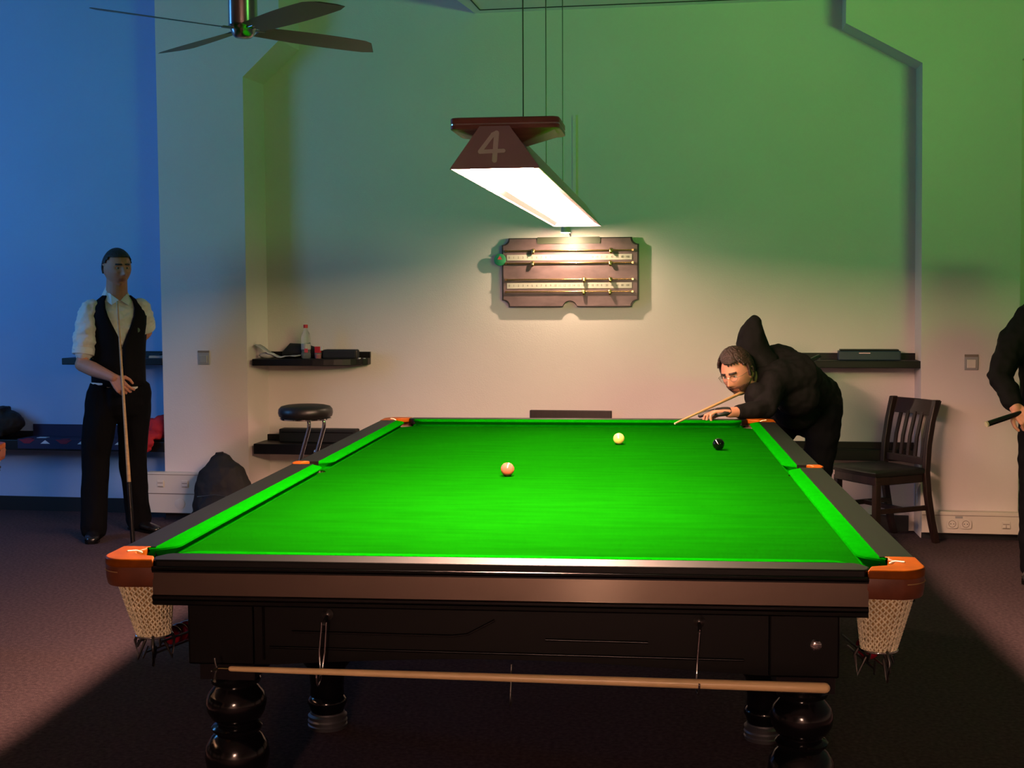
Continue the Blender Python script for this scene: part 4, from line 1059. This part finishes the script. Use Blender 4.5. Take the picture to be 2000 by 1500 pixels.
# waistcoat, open in a V
mb = MB()
def vring(z, a, b, V_=0.0, arm=0.0):
    out = []
    n = 40
    for k in range(n+1):
        t = -PI/2+V_+(2*PI-2*V_)*k/n      # starts at the front edge and goes round the back
        x = a*math.cos(t); y = -b*math.sin(t)*1.0
        out.append(B1(x, y, z))
    return out
rows = []
vz = [(0.955, 0.172, 0.130, 0.0), (1.02, 0.172, 0.128, 0.01), (1.12, 0.172, 0.126, 0.01), (1.215, 0.178, 0.129, 0.02), (1.28, 0.184, 0.132, 0.16), (1.345, 0.190, 0.130, 0.33), (1.40, 0.190, 0.122, 0.46), (1.45, 0.168, 0.104, 0.60), (1.495, 0.128, 0.086, 0.80), (1.525, 0.088, 0.070, 1.00)]
for z, a, b, vv in vz: rows.append(vring(z, a*0.94, b, vv))
mb = MB(); n = 41
mb.v = [tuple(p) for r in rows for p in r]
for i in range(len(rows)-1):
    for j in range(n-1):
        zc = (vz[i][0]+vz[i+1][0])/2; t = -PI/2+vz[i][3]+(2*PI-2*vz[i][3])*(j+0.5)/(n-1)
        cx_ = math.cos(t)
        if zc > 1.27 and zc < 1.47 and abs(cx_) > 0.90+0.0*zc: continue     # armholes
        mb.f.append([i*n+j, i*n+j+1, (i+1)*n+j+1, (i+1)*n+j]); mb.m.append(0)
mb.build('waistcoat', 'vest', p1, smooth=60, world=True, solid=0.007)
MB().lathe([(0, 0.015), (0.003, 0.015)], 20, M4=Matrix.Translation(B1(-0.100, 0.112, 1.31)) @ f1.to_track_quat('Z', 'Y').to_matrix().to_4x4()).build('badge', 'badge', p1, world=True)
for k in range(4):
    MB().ell(B1(0.004, 0.131, 1.20-0.055*k), (0.006, 0.006, 0.006), 10, 6).build('button', 'mould', p1, smooth=90, world=True)
# trousers
mb = MB()
eloft(mb, [(B1(0, 0, 0.972), 0.155, 0.112), (B1(0, 0, 0.92), 0.172, 0.128), (B1(0, 0.0, 0.84), 0.182, 0.132)], r1)
for hp, kn, ft in ((hipR, knR, ftR), (hipL, knL, ftL)):
    limb(mb, [hp+V(0, 0, -0.02), hp.lerp(kn, 0.5), kn, kn.lerp(ft, 0.5), ft+V(0, 0, 0.07)], [0.108, 0.100, 0.088, 0.080, 0.080], 20)
mb.remesh('trousers', 'trouser', p1, 0.0075, 4, folds(0.009, 13, 5, 0.45))
MB().tube([B1(0.168*math.cos(a), 0.124*math.sin(a), 0.974) for a in [-0.5+1.3*k/12 for k in range(13)]], 0.009, 8).build('shirt_hem', 'shirt', p1, smooth=60, world=True)
shoe('shoe', ftR+V(0.055, -0.175, 0), ftR+V(-0.03, 0.085, 0), p1)
shoe('shoe', ftL+V(0.18, -0.12, 0), ftL+V(-0.07, 0.05, 0), p1)
def cue(name, label, A, B, parts, r0, r1_, rz=None):
    t = thing(name, label, 'cue', tuple((Vector(A)+Vector(B))/2))
    A, B = Vector(A), Vector(B); prev = 0
    for nm, mt, u0, u1 in parts:
        ra = r0+(r1_-r0)*u0; rb_ = r0+(r1_-r0)*u1
        MB().tube([A.lerp(B, u0), A.lerp(B, (u0+u1)/2), A.lerp(B, u1)], [ra, (ra+rb_)/2, rb_], 14).build(nm, mt, t, smooth=60, world=True)
    return t
ca_ = onY(229, 588, 4.60); cb_ = cueh+(cueh-ca_)*((cueh.z-0.0)/(ca_.z-cueh.z))
cue('snooker_cue', 'wooden cue held upright by the man in the waistcoat', ca_, cb_, [('tip', 'tip', 0, 0.012), ('shaft', 'ashwood', 0.012, 0.74), ('butt', 'blackcue', 0.74, 1.0)], 0.0055, 0.0145)

# ---- the man bending over the table
p2 = thing('person', 'man in black hoodie and glasses bending low over his cue, far right corner', 'person', (1.36, 4.36, 0))
f2 = V(-0.585, -0.811, 0)
tip2 = V(0.510, 3.385, 0.872); chin2 = onY(1446, 768, 3.86); cd2 = (chin2-tip2).normalized()
H2c = onY(1440, 728, 3.90)
H2 = orient(H2c, V(-0.52, -0.78, -0.30), V(-0.24, -0.10, 1))
hip2 = V(1.285, 4.36, 0.90); chest2 = V(1.10, 4.06, 1.06); neck2 = onY(1470, 735, 4.0)
sL2 = onY(1508, 752, 3.93); eL2 = onY(1492, 800, 3.78); wL2 = onY(1424, 806, 3.655)
sR2 = V(0.98, 4.22, 1.10); eR2 = V(1.15, 4.50, 1.12); hR2 = tip2+cd2*1.12
mb = MB(); mb.rings([[H2 @ p for p in r] for r in head_grid()]); ear(mb, H2)
limb(mb, [chest2, neck2, H2 @ V(0, 0.03, -0.06)], [0.09, 0.062, 0.058], 18)
sd2 = V(0.811, -0.585, 0)
eloft(mb, [(hip2, 0.14, 0.10), (hip2.lerp(chest2, 0.5), 0.14, 0.10), (chest2, 0.16, 0.10)], sd2)
limb(mb, [sL2, eL2], [0.045, 0.030]); limb(mb, [eL2, eL2.lerp(wL2, 0.4), wL2], [0.030, 0.032, 0.027], 16)
limb(mb, [sR2, eR2], [0.045, 0.038]); limb(mb, [eR2, hR2+V(0, 0, 0.02)], [0.040, 0.028], 16)
kL2, fL2 = V(1.345, 4.34, 0.48), V(1.36, 4.40, 0); kR2, fR2 = V(1.06, 4.44, 0.52), V(1.02, 4.62, 0)
hl2, hr2 = hip2+V(0.09, -0.06, 0), hip2+V(-0.09, 0.06, 0)
limb(mb, [hl2, kL2, fL2+V(0, 0, 0.09)], [0.07, 0.05, 0.035]); limb(mb, [hr2, kR2, fR2+V(0, 0, 0.09)], [0.07, 0.05, 0.035])
brdir = (onY(1380, 812, 3.64)-wL2).normalized()
hand(mb, wL2+V(0, 0, 0.006), brdir+V(0, 0, 0.10), V(0, -0.12, -1), V(0.2, 1, 0.3), curls=[(18, 45, 20), (20, 48, 22), (26, 50, 25), (28, 52, 25)], spread=0.28, s=0.95)
hand(mb, hR2+V(0, 0, 0.045), V(0, 0, -1), V(-0.8, 0.6, 0), V(-0.5, -0.8, 0), curls=[(60, 70, 40)]*4, s=0.95)
body2 = mb.remesh('body', ['skinlit', 'lip'], p2, 0.0038, 2, fn=lips_fn(H2))
eyes(p2, H2, (-0.05, -1, 0.25))
def hair2(th, ph, p):
    a = abs(th)
    if th < 0 and a < 40: return ph > 36
    if a < 12: return ph > 40
    if a < 44: return ph > 40+(a-12)*0.7
    if a < 62: return ph > 58-(a-44)*1.6
    if a < 78: return ph > 22
    if a < 90: return ph > (-8 if a < 86 else 8)
    if a < 97: return ph > 12
    if a < 112: return ph > -6
    return ph > -30
head_shell(hair2, lambda th, ph: 0.006+0.004*mnoise.noise(V(th*5, ph*6, 2))+0.012*max(0, math.sin(ph)), H2).build('hair', 'hairbrown', p2, smooth=60, world=True, solid=0.011)
for q in range(5):
    th0 = math.radians(-44+q*9.0); mb = MB()
    pts = [H2 @ head_pt(th0*(1+0.1*k), math.radians(58-k*7), 0.015-0.001*k+0.003*math.sin(q*2+k)) for k in range(5)]
    mb.tube(pts, [0.008, 0.011, 0.010, 0.007, 0.002], 8); mb.build('hair_lock', 'hairbrown', p2, smooth=60, world=True)
head_shell(lambda th, ph, p: (abs(th) < 84 and ph < -26-0.0*th and not (abs(p.x) < 0.025 and -0.083 < p.z < -0.058) and (p.z < -0.084 or abs(p.x) > 0.027-0.0*p.z) and (abs(th) > 38 or p.z < -0.05) and p.z > -0.117) or (abs(p.x) < 0.029 and -0.059 < p.z < -0.049 and p.y < -0.06), lambda th, ph: 0.0028+0.001*mnoise.noise(V(th*20, ph*20, 0)), H2).build('beard', 'beard', p2, smooth=60, world=True, solid=0.002)
head_shell(lambda th, ph, p: p.y < -0.05 and 0.012 < abs(p.x) < 0.047 and 0.019 < p.z-0.12*(0.03-abs(abs(p.x)-0.03)) < 0.028, lambda th, ph: 0.003, H2).build('eyebrows', 'hairbrown', p2, smooth=60, world=True, solid=0.002)
gt = MB(); ln = MB()
for sx in (-1, 1):
    gt.tube([H2 @ V(sx*0.031+0.023*math.cos(a), -0.101+0.004*abs(math.cos(a)), 0.000+0.017*math.sin(a)) for a in [2*PI*k/22 for k in range(22)]], 0.0011, 6, closed=True)
    gt.tube([H2 @ V(sx*0.054, -0.097, 0.004), H2 @ V(sx*0.074, -0.080, 0.005), H2 @ V(sx*0.084, 0.0, 0.008)], 0.0012, 6)
    ln.rings([[H2 @ V(sx*0.031+0.0225*math.cos(a), -0.101+dy, 0.0165*math.sin(a)) for a in [2*PI*k/22 for k in range(22)]] for dy in (0, 0.0012)])
gt.tube([H2 @ V(-0.009, -0.103, 0.004), H2 @ V(0, -0.107, 0.007), H2 @ V(0.009, -0.103, 0.004)], 0.0012, 6)
g_ = gt.build('glasses', 'glasses', p2, smooth=60, world=True)
l_ = ln.build('lenses', 'lens', g_); l_.data.transform(Matrix.Translation(-Vector(p2.location)))
# hoodie
mb = MB()
eloft(mb, [(hip2+V(0.03, 0.03, -0.05), 0.185, 0.135), (hip2+V(0.02, 0.02, 0.03), 0.19, 0.145), (hip2.lerp(chest2, 0.45)+V(0, 0, 0.025), 0.195, 0.145), (chest2+V(0.03, 0.03, 0.012), 0.205, 0.140), (chest2+V(-0.06, -0.05, -0.01), 0.14, 0.105), (neck2+V(0.01, 0.01, -0.01), 0.082, 0.080)], sd2)
limb(mb, [chest2+V(0.08, -0.02, 0.0), sL2, eL2+V(0.0, 0.0, 0.004), eL2.lerp(wL2, 0.35), eL2.lerp(wL2, 0.70)], [0.095, 0.088, 0.062, 0.050, 0.038], 18)
mb.ell(chest2+V(0.09, 0.0, -0.08), (0.13, 0.12, 0.13)); mb.ell(hip2.lerp(chest2, 0.4)+V(0, 0.02, -0.06), (0.15, 0.14, 0.15)); mb.ell(onY(1522, 716, 4.14), (0.135, 0.12, 0.125))
limb(mb, [sR2, eR2, eR2.lerp(hR2, 0.7)], [0.075, 0.058, 0.045], 18)
mb.ell(onY(1480, 772, 3.86), (0.07, 0.08, 0.07))
mb.remesh('hoodie', 'hoodie', p2, 0.0065, 3, folds(0.010, 13, 9))
# hood standing up behind the head
hb_ = [onY(1490, 722, 4.06), onY(1474, 695, 4.05), onY(1468, 668, 4.04), onY(1469, 646, 4.03), onY(1473, 630, 4.03)]
mb = MB(); mb.tube(hb_, [0.108, 0.098, 0.084, 0.070, 0.046], 24, ell=[0.11, 0.09, 0.08, 0.065, 0.042], side=(1, 0, 0), round_=True)
mb.remesh('hood', 'hoodie', p2, 0.007, 5, folds(0.008, 14, 3))
# jeans and shoes
mb = MB()
eloft(mb, [(hip2+V(0.02, 0.02, 0.02), 0.172, 0.128), (hip2+V(0.02, 0.02, -0.07), 0.180, 0.135)], sd2)
for hp, kn, ft in ((hl2, kL2, fL2), (hr2, kR2, fR2)):
    limb(mb, [hp+V(0, 0, -0.05), hp.lerp(kn, 0.5), kn, kn.lerp(ft, 0.5), ft+V(0, 0, 0.07)], [0.108, 0.093, 0.078, 0.068, 0.066], 20)
mb.remesh('trousers', 'trouser', p2, 0.0075, 4, folds(0.010, 12, 5))
shoe('shoe', fL2+V(-0.10, -0.17, 0), fL2+V(0.03, 0.07, 0), p2); shoe('shoe', fR2+V(-0.14, -0.14, 0), fR2+V(0.05, 0.06, 0), p2)
# fingerless glove on the bridge hand
gm = MB(); gf = brdir; gs = V(0.2, 1, 0.3); gs = (gs-gf*gs.dot(gf)).normalized()
gm.tube([wL2+gf*0.004+V(0, 0, 0.008), wL2+gf*0.03+V(0, 0, 0.010), wL2+gf*0.062+V(0, 0, 0.010)], [0.030, 0.042, 0.044], 18, ell=[0.022, 0.021, 0.019], side=gs, round_=True)
gm.tube([wL2+gf*0.05+gs*0.03+V(0, 0, 0.008), wL2+gf*0.11+gs*0.038, wL2+gf*0.145+gs*0.045+V(0, 0, -0.012)], [0.016, 0.013, 0.011], 10, round_=True)
gm.build('glove', 'glove', p2, smooth=60, world=True)
cue('snooker_cue', 'wooden cue held level under the bending man\'s chin', tip2, tip2+cd2*1.45, [('tip', 'tip', 0, 0.010), ('shaft', 'ashwood', 0.010, 0.72), ('butt', 'blackcue', 0.72, 1.0)], 0.0050, 0.0145)

# ---- the man at the right edge, seen in part
p3 = thing('person', 'person in black sweater cut off by the right edge, holding a cue butt', 'person', (2.525, 3.86, 0))
f3 = V(-0.35, -0.94, 0).normalized(); r3 = V(f3.y, -f3.x, 0); c3 = V(2.525, 3.88, 0)
def B3(r, f, z): return c3+r3*r+f3*f+V(0, 0, z)
H3 = orient(B3(0, 0.03, 1.70), V(-0.5, -0.86, -0.1))
s3, e3, w3 = B3(0.165, 0, 1.40), onY(1953, 735, 3.84), onY(1984, 797, 3.68)
sl3, el3, wl3 = B3(-0.20, 0, 1.42), B3(-0.30, 0.03, 1.12), B3(-0.12, 0.26, 1.02)
mb = MB(); mb.rings([[H3 @ p for p in r] for r in head_grid()]); ear(mb, H3)
limb(mb, [B3(0, 0, 1.40), B3(0, 0, 1.52), B3(0, 0.015, 1.62)], [0.075, 0.062, 0.058], 20)
eloft(mb, [(B3(0, 0, 0.95), 0.13, 0.09), (B3(0, 0, 1.4), 0.15, 0.09)], r3)
limb(mb, [s3, e3], [0.045, 0.042]); limb(mb, [e3, w3], [0.044, 0.030], 18); limb(mb, [sl3, el3], [0.045, 0.042]); limb(mb, [el3, wl3], [0.044, 0.030], 18)
hr3, hl3 = B3(0.095, 0, 0.92), B3(-0.095, 0, 0.92); fr3, fl3 = B3(0.10, 0.0, 0), B3(-0.12, -0.02, 0)
for hp, ft in ((hr3, fr3), (hl3, fl3)): limb(mb, [hp, hp.lerp(ft, 0.5), ft+V(0, 0, 0.09)], [0.07, 0.05, 0.035])
b3 = onY(1926, 829, 3.60); g3 = onY(1995, 806, 3.66); cd3 = (g3-b3).normalized()
hand(mb, w3, V(0.45, -0.55, -0.6), V(0.3, 0.7, -0.5), V(-0.8, -0.3, 0.1), curls=[(60, 65, 40)]*4, s=1.05)
hand(mb, wl3, V(-0.8, -0.3, -0.3), V(0, 0.5, 0.8), V(-0.3, 0, 1), curls=[(60, 65, 40)]*4, s=1.05)
mb.remesh('body', ['skin', 'lip'], p3, 0.0045, 2, fn=lips_fn(H3)); eyes(p3, H3)
head_shell(hair1, lambda th, ph: 0.010, H3).build('hair', 'hair', p3, smooth=60, world=True, solid=0.009)
mb = MB()
eloft(mb, [(B3(0, 0, 0.90), 0.185, 0.140), (B3(0, 0.01, 1.05), 0.195, 0.150), (B3(0, 0.01, 1.25), 0.195, 0.145), (B3(0, 0, 1.36), 0.190, 0.125), (B3(0, 0, 1.44), 0.125, 0.090), (B3(0, 0, 1.52), 0.080, 0.075)], r3)
limb(mb, [s3+r3*-0.03, s3.lerp(e3, 0.4), e3, e3.lerp(w3, 0.55), e3.lerp(w3, 0.85)], [0.082, 0.082, 0.068, 0.055, 0.045], 18)
limb(mb, [sl3+r3*0.03, el3, el3.lerp(wl3, 0.85)], [0.080, 0.068, 0.045], 18)
mb.remesh('sweater', 'hoodie', p3, 0.007, 3, folds(0.013, 12, 2))
mb = MB(); eloft(mb, [(B3(0, 0, 0.95), 0.17, 0.125), (B3(0, 0, 0.84), 0.185, 0.135)], r3)
for hp, ft in ((hr3, fr3), (hl3, fl3)): limb(mb, [hp+V(0, 0, -0.03), hp.lerp(ft, 0.5), ft+V(0, 0, 0.07)], [0.105, 0.085, 0.075], 20)
mb.remesh('trousers', 'trouser', p3, 0.0075, 4, folds(0.010, 12, 7))
shoe('shoe', fr3+V(-0.08, -0.19, 0), fr3+V(0.03, 0.08, 0), p3); shoe('shoe', fl3+V(-0.02, -0.19, 0), fl3+V(0.03, 0.08, 0), p3)
cue('snooker_cue', 'black butt of a cue held low at the right edge', b3, b3+cd3*1.45, [('bumper', 'tip', 0, 0.006), ('butt', 'blackcue', 0.006, 0.30), ('shaft', 'ashwood', 0.30, 0.99), ('tip', 'tip', 0.99, 1.0)], 0.0150, 0.0055)
